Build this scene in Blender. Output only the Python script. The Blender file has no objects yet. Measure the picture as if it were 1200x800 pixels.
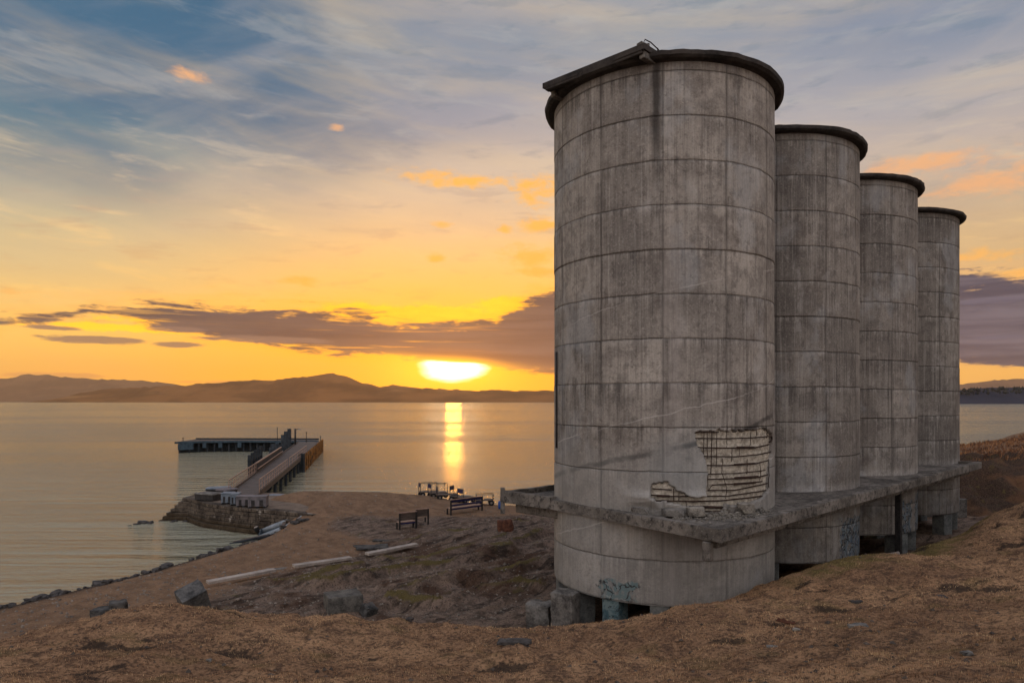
import bpy, bmesh, math, random
import numpy as np
from mathutils import Vector, Matrix

# ------------------------------------------------------------------ camera
S = bpy.context.scene
C = S.collection
EYE = 9.5                      # eye height above the sea
cam_d = bpy.data.cameras.new('camera')
cam = bpy.data.objects.new('camera', cam_d); C.objects.link(cam)
cam.location = (0, 0, EYE)
cam.rotation_euler = (math.radians(90), 0, 0)
cam_d.sensor_width = 36; cam_d.lens = 24.0
cam_d.shift_y = 70 / 1200
cam_d.clip_start = 0.1; cam_d.clip_end = 80000
S.camera = cam
S.view_settings.view_transform = 'Standard'
S.view_settings.look = 'None'
S.view_settings.gamma = 1
S.view_settings.exposure = 0.24
S.view_settings.use_curve_mapping = False
S.cycles.use_denoising = True
S.cycles.max_bounces = 6
S.cycles.diffuse_bounces = 3
S.cycles.glossy_bounces = 3
S.cycles.volume_bounces = 0
S.cycles.sample_clamp_indirect = 4

SUN_AZ, SUN_EL = -4.9, 2.45    # degrees, azimuth from +Y towards +X

# ------------------------------------------------------------------ node helper
class V:
    def __init__(s, nt, sock): s.nt = nt; s.s = sock
    def op(s, o, *a, clamp=False):
        n = s.nt.nodes.new('ShaderNodeMath'); n.operation = o; n.use_clamp = clamp
        for i, x in enumerate((s,) + a):
            if isinstance(x, V): s.nt.links.new(x.s, n.inputs[i])
            else: n.inputs[i].default_value = x
        return V(s.nt, n.outputs[0])
    def __add__(s, b): return s.op('ADD', b)
    __radd__ = __add__
    def __sub__(s, b): return s.op('SUBTRACT', b)
    def __rsub__(s, b): return (s * -1.0) + b
    def __mul__(s, b): return s.op('MULTIPLY', b)
    __rmul__ = __mul__
    def __truediv__(s, b): return s.op('DIVIDE', b)
    def __pow__(s, b): return s.op('POWER', b)
    def mn(s, b): return s.op('MINIMUM', b)
    def mx(s, b): return s.op('MAXIMUM', b)
    def abs(s): return s.op('ABSOLUTE')
    def floor(s): return s.op('FLOOR')
    def fract(s): return s.op('FRACT')
    def exp(s): return s.op('EXPONENT')
    def sat(s): return s.op('ADD', 0.0, clamp=True)
    def ss(s, a, b):
        n = s.nt.nodes.new('ShaderNodeMapRange'); n.interpolation_type = 'SMOOTHSTEP'
        s.nt.links.new(s.s, n.inputs[0])
        if a > b:
            n.inputs[1].default_value = b; n.inputs[2].default_value = a
            n.inputs[3].default_value = 1.0; n.inputs[4].default_value = 0.0
        else:
            n.inputs[1].default_value = a; n.inputs[2].default_value = b
        return V(s.nt, n.outputs[0])
    def lin(s, a, b, c, d):
        n = s.nt.nodes.new('ShaderNodeMapRange')
        s.nt.links.new(s.s, n.inputs[0])
        for i, x in enumerate((a, b, c, d)): n.inputs[i+1].default_value = x
        return V(s.nt, n.outputs[0])

def vec(nt, x, y, z=0.0):
    n = nt.nodes.new('ShaderNodeCombineXYZ')
    for i, q in enumerate((x, y, z)):
        if isinstance(q, V): nt.links.new(q.s, n.inputs[i])
        else: n.inputs[i].default_value = q
    return V(nt, n.outputs[0])
def sep(nt, v):
    n = nt.nodes.new('ShaderNodeSeparateXYZ'); nt.links.new(v.s, n.inputs[0])
    return [V(nt, n.outputs[i]) for i in range(3)]
def noise(nt, v, scale=1.0, det=4, rough=0.55, dist=0.0):
    n = nt.nodes.new('ShaderNodeTexNoise'); nt.links.new(v.s, n.inputs['Vector'])
    n.inputs['Scale'].default_value = scale; n.inputs['Detail'].default_value = det
    n.inputs['Roughness'].default_value = rough; n.inputs['Distortion'].default_value = dist
    return V(nt, n.outputs['Fac'])
def voro(nt, v, scale=1.0, feat='F1'):
    n = nt.nodes.new('ShaderNodeTexVoronoi'); nt.links.new(v.s, n.inputs['Vector'])
    n.feature = feat; n.inputs['Scale'].default_value = scale
    return V(nt, n.outputs['Distance'])
def white(nt, v):
    n = nt.nodes.new('ShaderNodeTexWhiteNoise'); n.noise_dimensions = '3D'
    nt.links.new(v.s, n.inputs['Vector']); return V(nt, n.outputs['Value'])
def lin1(c): c = c/255; return c/12.92 if c <= .04045 else ((c+.055)/1.055)**2.4
def rgb(r, g, b, k=1.0): return (lin1(r)*k, lin1(g)*k, lin1(b)*k, 1)
def ramp(nt, f, stops, interp='LINEAR'):
    n = nt.nodes.new('ShaderNodeValToRGB'); nt.links.new(f.s, n.inputs[0])
    n.color_ramp.interpolation = interp
    e = n.color_ramp.elements
    while len(e) < len(stops): e.new(0.5)
    for k, (p, c) in enumerate(stops):
        e[k].position = p
    for k, (p, c) in enumerate(stops): e[k].color = c
    return V(nt, n.outputs[0])
def mix(nt, f, a, b, mode='MIX'):
    n = nt.nodes.new('ShaderNodeMix'); n.data_type = 'RGBA'; n.blend_type = mode
    n.clamp_factor = True
    for q, i in ((f, 0), (a, 6), (b, 7)):
        if isinstance(q, V): nt.links.new(q.s, n.inputs[i])
        else: n.inputs[i].default_value = q
    return V(nt, n.outputs[2])
def fcurve(nt, x, pts, x0, x1, y0, y1):
    """piecewise smooth function through pts"""
    t = x.lin(x0, x1, 0.0, 1.0)
    n = nt.nodes.new('ShaderNodeFloatCurve'); nt.links.new(t.s, n.inputs['Value'])
    cu = n.mapping.curves[0]
    P = [((a-x0)/(x1-x0), (b-y0)/(y1-y0)) for a, b in pts]
    while len(cu.points) < len(P): cu.points.new(0.5, 0.5)
    for p, q in zip(cu.points, P): p.location = q
    n.mapping.update()
    return V(nt, n.outputs[0]).lin(0.0, 1.0, y0, y1)

def AE(px, py):
    """azimuth / elevation in degrees of a direction seen at that place in the photograph"""
    az = math.atan((px-600)/800)
    return math.degrees(az), math.degrees(math.atan((470-py)/800*math.cos(az)))

# ------------------------------------------------------------------ world
W = bpy.data.worlds.new('World'); S.world = W; W.use_nodes = True
nt = W.node_tree; nt.nodes.clear()
tc = nt.nodes.new('ShaderNodeTexCoord')
x, y, z = sep(nt, V(nt, tc.outputs['Generated']))
az = x.op('ARCTAN2', y) * (180/math.pi)
el = z.op('ARCSINE') * (180/math.pi)
skyt = nt.nodes.new('ShaderNodeTexSky'); skyt.sky_type = 'NISHITA'; skyt.sun_disc = False
skyt.sun_elevation = math.radians(SUN_EL); skyt.sun_rotation = math.radians(SUN_AZ)
skyt.air_density = 1.2; skyt.dust_density = 3.0
# high thin cloud, streaked: warps the base colours
warp = noise(nt, vec(nt, az/26, el/9 + az*0.012, 3.0), 1.0, 4, .55)
warp2 = noise(nt, vec(nt, az/30, el/10 + az*0.03, 9.0), 1.5, 5, .52, .2)
e2 = el + (warp-0.5)*6.0*el.ss(0, 14) + (warp2-0.5)*2.0*el.ss(0, 14)
t = (e2/40).sat()
# left of the picture
Lf = ramp(nt, t, [(0, rgb(226,160,92)), (2.3/40, rgb(233,172,92)), (4/40, rgb(236,186,96)), (6.8/40, rgb(226,188,118)),
    (9.6/40, rgb(205,184,138)), (13/40, rgb(178,170,144)), (16/40, rgb(152,154,144)), (19/40, rgb(104,130,138)), (22/40, rgb(70,106,128)), (26/40, rgb(50,92,120)), (1, rgb(70,96,126))])
# middle and right
Rt = ramp(nt, t, [(0, rgb(243,160,48)), (2.1/40, rgb(248,168,36)), (5/40, rgb(248,184,60)), (8.5/40, rgb(244,198,100)),
    (12/40, rgb(230,194,132)), (15.4/40, rgb(212,186,150)), (18.6/40, rgb(194,178,162)), (21.8/40, rgb(168,162,164)),
    (24.8/40, rgb(146,148,154)), (28/40, rgb(134,142,152)), (31/40, rgb(152,150,154)), (34/40, rgb(126,132,150)), (1, rgb(98,110,136))])
FR = ramp(nt, t, [(0, rgb(238,168,86)), (2.1/40, rgb(240,178,88)), (5/40, rgb(214,176,128)), (8.5/40, rgb(206,170,122)),
    (12/40, rgb(200,168,128)), (15.4/40, rgb(186,164,142)), (18.6/40, rgb(176,162,156)), (21.8/40, rgb(160,156,160)),
    (24.8/40, rgb(134,140,154)), (28/40, rgb(116,128,150)), (34/40, rgb(110,122,148)), (1, rgb(92,104,132))])
fl = (az + (warp-0.5)*22 - (el-14).mx(0.0)*.5).ss(-36, -6)
base = mix(nt, fl, Lf, Rt)
base = mix(nt, (az + (warp-0.5)*8).ss(8, 30), base, FR)
# blue openings in the high cloud, upper left
for (px, py, rx, ry, k) in [(60,20,22,5.0,.8),(250,105,12,3.2,.35),(330,190,0.1,0.1,0),(40,165,9,2.4,.5),(520,120,11,2.6,.35),(560,60,9,2.0,.3),(1130,10,9,2.5,.35)]:
    if k == 0: continue
    a0, e0 = AE(px, py)
    g = (((az-a0)/rx)**2.0*1.0 + ((el-e0+(az-a0)*0.12)/ry)**2.0)
    m = ((g*-0.7).exp()*1.3 + (warp2-0.5)*1.0).ss(.15, 1.15)*k
    base = mix(nt, m, base, rgb(58,98,126) if px < 450 else rgb(108,124,146))
# pale veils
veil = noise(nt, vec(nt, az/30, el/7 - az*0.05, 21.0), 1.8, 6, .55, .25).ss(.42, .72)
base = mix(nt, veil*0.36*el.ss(8, 18), base, mix(nt, el.ss(14, 26), rgb(206,184,156), rgb(160,156,158)))
veil2 = noise(nt, vec(nt, az/22, el/3.5 + az*0.03, 5.0), 1.2, 6, .58, .3).ss(.42, .74)
base = mix(nt, veil2*0.22*el.ss(3, 10), base, rgb(236,202,142))
dveil = noise(nt, vec(nt, az/26, el/4 + az*0.02, 55.0), 1.3, 5, .58, .3).ss(.45, .75)
base = mix(nt, dveil*0.22*el.ss(6, 14), base, rgb(150,142,140))
# fine streaky cloud lit from below
fs1 = noise(nt, vec(nt, az/9, el/1.7 + az*.03, 41.0), 1.0, 7, .64, .35)
fs2 = noise(nt, vec(nt, az/5, el/1.1 - az*.02, 47.0), 1.0, 6, .62, .3)
win = el.ss(3.5, 7)*el.ss(24, 15)
base = mix(nt, fs1.ss(.52, .70)*.45*win, base, mix(nt, el.ss(6, 18), rgb(255,206,112), rgb(222,196,160)))
base = mix(nt, fs2.ss(.52, .68)*.38*win, base, mix(nt, el.ss(6, 18), rgb(206,158,104), rgb(150,144,142)))
up3 = el.ss(16, 22)
base = mix(nt, fs1.ss(.50, .68)*.30*up3, base, rgb(172,170,166))
base = mix(nt, fs2.ss(.52, .68)*.30*up3, base, rgb(92,116,134))
# sun glow
sx, sy = AE(532, 436)
SD = math.sqrt
d2 = ((az-SUN_AZ)/1.0)**2.0 + ((el-SUN_EL)/0.62)**2.0
d = d2**0.5
glow1 = (d*-0.125).exp()
glow2 = (d*-0.05).exp()
front = y.ss(-.2, .3)
hz = (el*-.22).exp()*az.ss(-62, -6)*az.ss(34, 6)
base = mix(nt, hz*.85, base, (1.05, .42, .02, 1))
base = mix(nt, glow1*0.98, base, (1.7, .47, .004, 1))
base = mix(nt, glow2*0.62*el.ss(18, 2), base, (1.1, .50, .04, 1))
# warm lit cloudlets
wisp = noise(nt, vec(nt, az/3.2, el/1.15, 2.0), 1.0, 6, .62, .5)
wispf = noise(nt, vec(nt, az/1.4, el/0.7, 7.0), 1.0, 5, .65, .4)
def cloudlet(base, lst, col, soft=.22):
    tot = None
    for (px, py, rx, ry) in lst:
        a0, e0 = AE(px, py)
        ca = math.cos(math.radians(a0))
        g = (((az-a0)/(rx/800*57.3*ca*ca))**2.0 + ((el-e0)/(ry/800*57.3*ca))**2.0) * -0.8
        g = g.exp()
        tot = g if tot is None else tot.mx(g)
    m = (tot + (wisp-0.5)*2.0 + (wispf-0.5)*1.2).ss(.34, .34+soft)
    return mix(nt, (m*tot.ss(0.02, .3)*0.9), base, col)
base = cloudlet(base, [(498,207,42,9),(540,213,70,8),(630,222,40,18),(590,268,10,6),(636,264,26,10),(508,303,14,6),(518,264,12,5),(625,300,44,14),(360,330,30,7),(640,318,40,8)], rgb(250,178,72), .8)
base = cloudlet(base, [(222,88,24,8),(395,150,12,5),(1170,208,90,22),(1080,192,80,14),(1040,215,60,9)], rgb(228,168,118), .9)
base = cloudlet(base, [(1160,300,70,9),(1190,322,50,7),(10,340,22,6),(60,372,46,5),(110,376,60,4)], rgb(240,176,92), .8)
# bright torn edge above the bank
def streak0(base, lst, col):
    tot = None
    for (px, py, rx, ry) in lst:
        a0, e0 = AE(px, py); ca = math.cos(math.radians(a0))
        g = ((((az-a0)/(rx/800*57.3*ca*ca))**2.0 + ((el-e0)/(ry/800*57.3*ca))**2.0) * -0.8).exp()
        tot = g if tot is None else tot.mx(g)
    m = (tot*1.0 + (wisp-0.5)*1.3 + (wispf-0.5)*1.2).ss(.25, .70)
    return mix(nt, m*tot.ss(.05,.4), base, col)
bright = streak0(base, [(440,366,80,9),(520,369,90,11),(600,360,50,12),(250,378,130,6),(150,384,110,5),(420,402,120,6)], (1.4, .62, .02, 1))
base = bright
# dark bank: upper and lower edges
up = [(-400,352),(-100,376),(60,372),(110,361),(150,359),(300,364),(400,370),(470,378),(560,380),(600,368),(650,344),(800,330),(1000,320),(1127,322),(1200,326),(1500,340)]
lo = [(-400,358),(-100,380),(60,374),(110,366),(200,386),(270,396),(400,413),(450,416),(500,422),(560,426),(600,431),(650,434),(800,432),(1000,430),(1127,426),(1200,429),(1500,420)]
ups = [AE(*p) for p in up]; los = [AE(*p) for p in lo]
U = fcurve(nt, az, ups, -60, 60, 0, 12)
L = fcurve(nt, az, los, -60, 60, 0, 12)
bn = noise(nt, vec(nt, az/8, el/0.9, 0.0), 1.0, 7, .66, .4)
bn2 = noise(nt, vec(nt, az/2.2, el/0.55, 14.0), 1.0, 5, .6, .5)
edge = (U - el).mn((el - L)*1.6)
bd = (edge + (bn-0.5)*3.6 + (bn2-0.5)*2.6 + .30).ss(-0.15, .60) * az.abs().ss(60, 48) * front
shade = noise(nt, vec(nt, az/12, el/0.8, 31.0), 1.0, 5, .6, .4)
bankc = mix(nt, shade.ss(.3, .7), rgb(44,44,66), rgb(84,72,82))
bankc = mix(nt, az.ss(14, 34), bankc, mix(nt, shade.ss(.35, .65), rgb(48,50,76), rgb(94,88,104)))
lowglow = ((d*-0.30).exp()*1.6*(el-L).ss(1.8, 0)).sat()
bankc = mix(nt, lowglow*0.75, bankc, rgb(196,112,44))
gap = noise(nt, vec(nt, az/13, el/.42, 63.0), 1.0, 5, .6, .3).ss(.54, .66)*az.ss(2, -8)
bd = bd*(1.0-gap*.5)
rim = (edge + (bn-0.5)*3.6 + (bn2-0.5)*2.6 + .30).ss(-1.5, .1)*(d*-.05).exp()*az.abs().ss(60, 48)*front
base = mix(nt, rim*.8, base, (1.35, .46, .012, 1))
base = mix(nt, bd*0.95, base, bankc)
# thin separate streaks under the bank
def streak(base, lst, col, k=.85):
    tot = None
    for (px, py, rx, ry) in lst:
        a0, e0 = AE(px, py); ca = math.cos(math.radians(a0))
        g = ((((az-a0)/(rx/800*57.3*ca*ca))**2.0 + ((el-e0)/(ry/800*57.3*ca))**2.0) * -0.9).exp()
        tot = g if tot is None else tot.mx(g)
    m = (tot + (bn-0.5)*1.3 + (bn2-0.5)*0.7).ss(.50, .80)
    return mix(nt, m*tot.ss(.02, .3)*k, base, col)
base = streak(base, [(115,398,80,7),(208,404,40,5),(205,386,50,4.5),(320,398,110,6),(60,384,60,4)], rgb(128,98,88))
base = streak(base, [(60,440,90,5),(330,448,140,3)], rgb(206,140,84), .6)
base = streak(base, [(1165,352,60,6),(1180,395,60,4)], rgb(96,88,104), .6)
# the sun itself, its upper part behind the bank
sd = (((az-SUN_AZ)/2.9)**2.0 + ((el-2.85)/1.25)**2.0)
core = (sd + (bn2-0.5)*.9 + (bn-.5)*.5).ss(1.30, .15) * (L - el + (bn2-0.5)*.3 + 0.02).ss(-.10, .16)
halo = (sd*-0.35).exp()*(L+.25-el).ss(-.5, .4)
base = mix(nt, halo*0.95, base, (1.9, .78, .03, 1))
lp_sky = mix(nt, core, base, (3.0, 2.5, 1.6, 1))
# behind the camera: soft dusk cloud, pink grey
back = ramp(nt, (e2/60).sat(), [(0, rgb(178,164,156)), (.2, rgb(174,166,162)), (.5, rgb(164,162,164)), (1, rgb(148,152,164))])
sky_front = mix(nt, y.ss(.25, -.35), lp_sky, back)
boost = y.ss(.15, -.35).mx(el.ss(36, 60))*1.5 + 1.0
sc10 = nt.nodes.new('ShaderNodeVectorMath'); sc10.operation = 'SCALE'; sc10.inputs['Scale'].default_value = 10.0
nt.links.new(sky_front.s, sc10.inputs[0]); nt.links.new(((boost*10.0)*el.lin(0, 9, 1.28, 1.0)).s, sc10.inputs['Scale'])
nsc = nt.nodes.new('ShaderNodeVectorMath'); nsc.operation = 'SCALE'; nsc.inputs['Scale'].default_value = 0.05
nt.links.new(skyt.outputs[0], nsc.inputs[0])
add = nt.nodes.new('ShaderNodeVectorMath'); add.operation = 'ADD'
nt.links.new(sc10.outputs[0], add.inputs[0]); nt.links.new(nsc.outputs[0], add.inputs[1])
bg = nt.nodes.new('ShaderNodeBackground'); bg.inputs['Strength'].default_value = 0.1
nt.links.new(add.outputs[0], bg.inputs[0])
wo = nt.nodes.new('ShaderNodeOutputWorld'); nt.links.new(bg.outputs[0], wo.inputs[0])
W.cycles.sampling_method = 'MANUAL'; W.cycles.sample_map_resolution = 1024

# ------------------------------------------------------------------ sun
sl = bpy.data.lights.new('sun', 'SUN'); sl.energy = 0.035; sl.angle = math.radians(1.4)
sl.color = (1.0, 0.38, 0.04)
so = bpy.data.objects.new('sun', sl); C.objects.link(so)
a, e = math.radians(SUN_AZ), math.radians(SUN_EL)
sdir = Vector((math.sin(a)*math.cos(e), math.cos(a)*math.cos(e), math.sin(e)))
so.rotation_euler = sdir.to_track_quat('Z', 'Y').to_euler()
so.location = (0, 0, 60)

# ------------------------------------------------------------------ small mesh library
rnd = random.Random(7)
def tag(o, label=None, cat=None, group=None, kind=None):
    if label: o['label'] = label
    if cat: o['category'] = cat
    if group: o['group'] = group
    if kind: o['kind'] = kind
    return o
def empty(name, loc=(0,0,0), rz=0.0):
    o = bpy.data.objects.new(name, None); C.objects.link(o)
    o.location = loc; o.rotation_euler = (0, 0, rz); o.empty_display_size = .3
    return o
def link(name, me, m, parent=None, loc=(0,0,0)):
    o = bpy.data.objects.new(name, me); C.objects.link(o); o.location = loc
    if m: me.materials.append(m)
    if parent: o.parent = parent
    return o
def build(name, bm, m, parent=None, loc=(0,0,0), smooth=False):
    bmesh.ops.recalc_face_normals(bm, faces=bm.faces)
    me = bpy.data.meshes.new(name); bm.to_mesh(me); bm.free()
    if smooth:
        for p in me.polygons: p.use_smooth = True
    return link(name, me, m, parent, loc)
def npmesh(name, verts, faces, m, parent=None, smooth=True, loc=(0,0,0)):
    verts = np.asarray(verts, dtype=np.float32); faces = np.asarray(faces, dtype=np.int32)
    me = bpy.data.meshes.new(name)
    k = faces.shape[1]
    me.vertices.add(len(verts)); me.vertices.foreach_set('co', verts.ravel())
    me.loops.add(faces.size); me.loops.foreach_set('vertex_index', faces.ravel())
    me.polygons.add(len(faces))
    me.polygons.foreach_set('loop_start', np.arange(0, faces.size, k, dtype=np.int32))
    me.polygons.foreach_set('use_smooth', np.full(len(faces), smooth))
    me.update(calc_edges=True); me.validate()
    return link(name, me, m, parent, loc)
def attr(o, name, arr, dom='POINT'):
    at = o.data.attributes.new(name, 'FLOAT', dom); at.data.foreach_set('value', np.asarray(arr, dtype=np.float32))
def box(bm, c, s, rz=0.0, rot=None, bev=0.0, jit=0.0):
    """box of size s centred at c"""
    r = bmesh.ops.create_cube(bm, size=1.0)
    M = Matrix.Translation(c) @ (rot.to_matrix().to_4x4() if rot else Matrix.Rotation(rz, 4, 'Z')) @ Matrix.Diagonal((*s, 1))
    vs = r['verts']
    bmesh.ops.transform(bm, matrix=M, verts=vs)
    if jit:
        for v in vs: v.co += Vector((rnd.uniform(-jit, jit), rnd.uniform(-jit, jit), rnd.uniform(-jit, jit)))
    if bev:
        es = list({e for v in vs for e in v.link_edges})
        bmesh.ops.bevel(bm, geom=es, offset=bev, segments=1, affect='EDGES')
def beam(bm, p, q, w, h, bev=0.0):
    """rectangular bar from p to q, w wide and h high"""
    p = Vector(p); q = Vector(q); d = q-p
    if d.length < 1e-6: return
    X = d.normalized(); up = Vector((0,0,1)) if abs(X.z) < .95 else Vector((0,1,0))
    Y = up.cross(X).normalized(); Z = X.cross(Y)
    r = bmesh.ops.create_cube(bm, size=1.0)
    M = Matrix.Translation((p+q)/2) @ Matrix((X, Y, Z)).transposed().to_4x4() @ Matrix.Diagonal((d.length, w, h, 1))
    bmesh.ops.transform(bm, matrix=M, verts=r['verts'])
    if bev:
        es = list({e for v in r['verts'] for e in v.link_edges})
        bmesh.ops.bevel(bm, geom=es, offset=bev, segments=1, affect='EDGES')
def tube(bm, pts, r, n=7):
    pts = [Vector(p) for p in pts]
    rings = []
    for i, p in enumerate(pts):
        d = (pts[min(i+1, len(pts)-1)] - pts[max(i-1, 0)]).normalized()
        up = Vector((0,0,1)) if abs(d.z) < .9 else Vector((1,0,0))
        A = d.cross(up).normalized(); B = d.cross(A)
        rr = r[i] if isinstance(r, (list, tuple)) else r
        rings.append([bm.verts.new(p + A*math.cos(2*math.pi*k/n)*rr + B*math.sin(2*math.pi*k/n)*rr) for k in range(n)])
    for a, b in zip(rings, rings[1:]):
        for k in range(n): bm.faces.new((a[k], a[(k+1)%n], b[(k+1)%n], b[k]))
    bm.faces.new(rings[0]); bm.faces.new(rings[-1])
def prism(bm, poly, z0, z1):
    b = [bm.verts.new((x, y, z0)) for x, y in poly]; t = [bm.verts.new((x, y, z1)) for x, y in poly]
    n = len(poly)
    bm.faces.new(b); bm.faces.new(t)
    for i in range(n): bm.faces.new((b[i], b[(i+1)%n], t[(i+1)%n], t[i]))

def hashn(ix, iy, s):
    h = (ix*374761393 + iy*668265263 + s*974634777) & 0xffffffff
    h = ((h ^ (h >> 13)) * 1274126177) & 0xffffffff
    return ((h ^ (h >> 16)) & 0xffff) / 65535.0
def vn(X, Y, s=0):
    X = np.asarray(X, float); Y = np.asarray(Y, float)
    ix = np.floor(X).astype(np.int64); iy = np.floor(Y).astype(np.int64)
    fx = X-ix; fy = Y-iy; fx = fx*fx*(3-2*fx); fy = fy*fy*(3-2*fy)
    a = hashn(ix, iy, s); b = hashn(ix+1, iy, s); c = hashn(ix, iy+1, s); d = hashn(ix+1, iy+1, s)
    return (a*(1-fx)+b*fx)*(1-fy) + (c*(1-fx)+d*fx)*fy - .5
def fbm(X, Y, s=0, o=4):
    X = np.asarray(X, float); Y = np.asarray(Y, float)
    r = 0; a = 1
    for i in range(o):
        r = r + a*vn(X*2**i + 17*i, Y*2**i + 31*i, s+i); a *= .5
    return r
def sst(a, b, x):
    t = np.clip((x-a)/(b-a), 0, 1); return t*t*(3-2*t)

# ------------------------------------------------------------------ materials
MATS = {}
def mat(name, fn=None, rough=.8, metal=0.0, spec=.3):
    if name in MATS: return MATS[name]
    m = bpy.data.materials.new(name); m.use_nodes = True
    nt = m.node_tree; bs = nt.nodes['Principled BSDF']
    bs.inputs['Roughness'].default_value = rough; bs.inputs['Metallic'].default_value = metal
    bs.inputs['Specular IOR Level'].default_value = spec
    if fn: fn(nt, bs)
    MATS[name] = m
    return m
def setc(nt, bs, c): nt.links.new(c.s, bs.inputs['Base Color'])
def bump(nt, bs, h, dist=.02, strength=1.0):
    b = nt.nodes.new('ShaderNodeBump'); b.inputs['Distance'].default_value = dist; b.inputs['Strength'].default_value = strength
    nt.links.new(h.s, b.inputs['Height']); nt.links.new(b.outputs[0], bs.inputs['Normal'])
def coord(nt, which='Object'):
    n = nt.nodes.new('ShaderNodeTexCoord'); return V(nt, n.outputs[which])
def geo_pos(nt):
    n = nt.nodes.new('ShaderNodeNewGeometry'); return V(nt, n.outputs['Position'])
def getattr_(nt, name):
    n = nt.nodes.new('ShaderNodeAttribute'); n.attribute_name = name; return V(nt, n.outputs['Fac'])

def simple(name, c1, c2, scale=3.0, rough=.8, metal=0.0, bmp=.01, stretch=(1,1,1), spec=.3):
    def f(nt, bs):
        p = geo_pos(nt); X, Y, Z = sep(nt, p)
        v = vec(nt, X*stretch[0], Y*stretch[1], Z*stretch[2])
        n1 = noise(nt, v, scale, 6, .65)
        n2 = noise(nt, v, scale*6, 4, .6)
        setc(nt, bs, mix(nt, (n1*.7+n2*.3).ss(.35, .65), c1, c2))
        bump(nt, bs, n1+n2*.5, bmp)
    return mat(name, f, rough, metal, spec)

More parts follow.
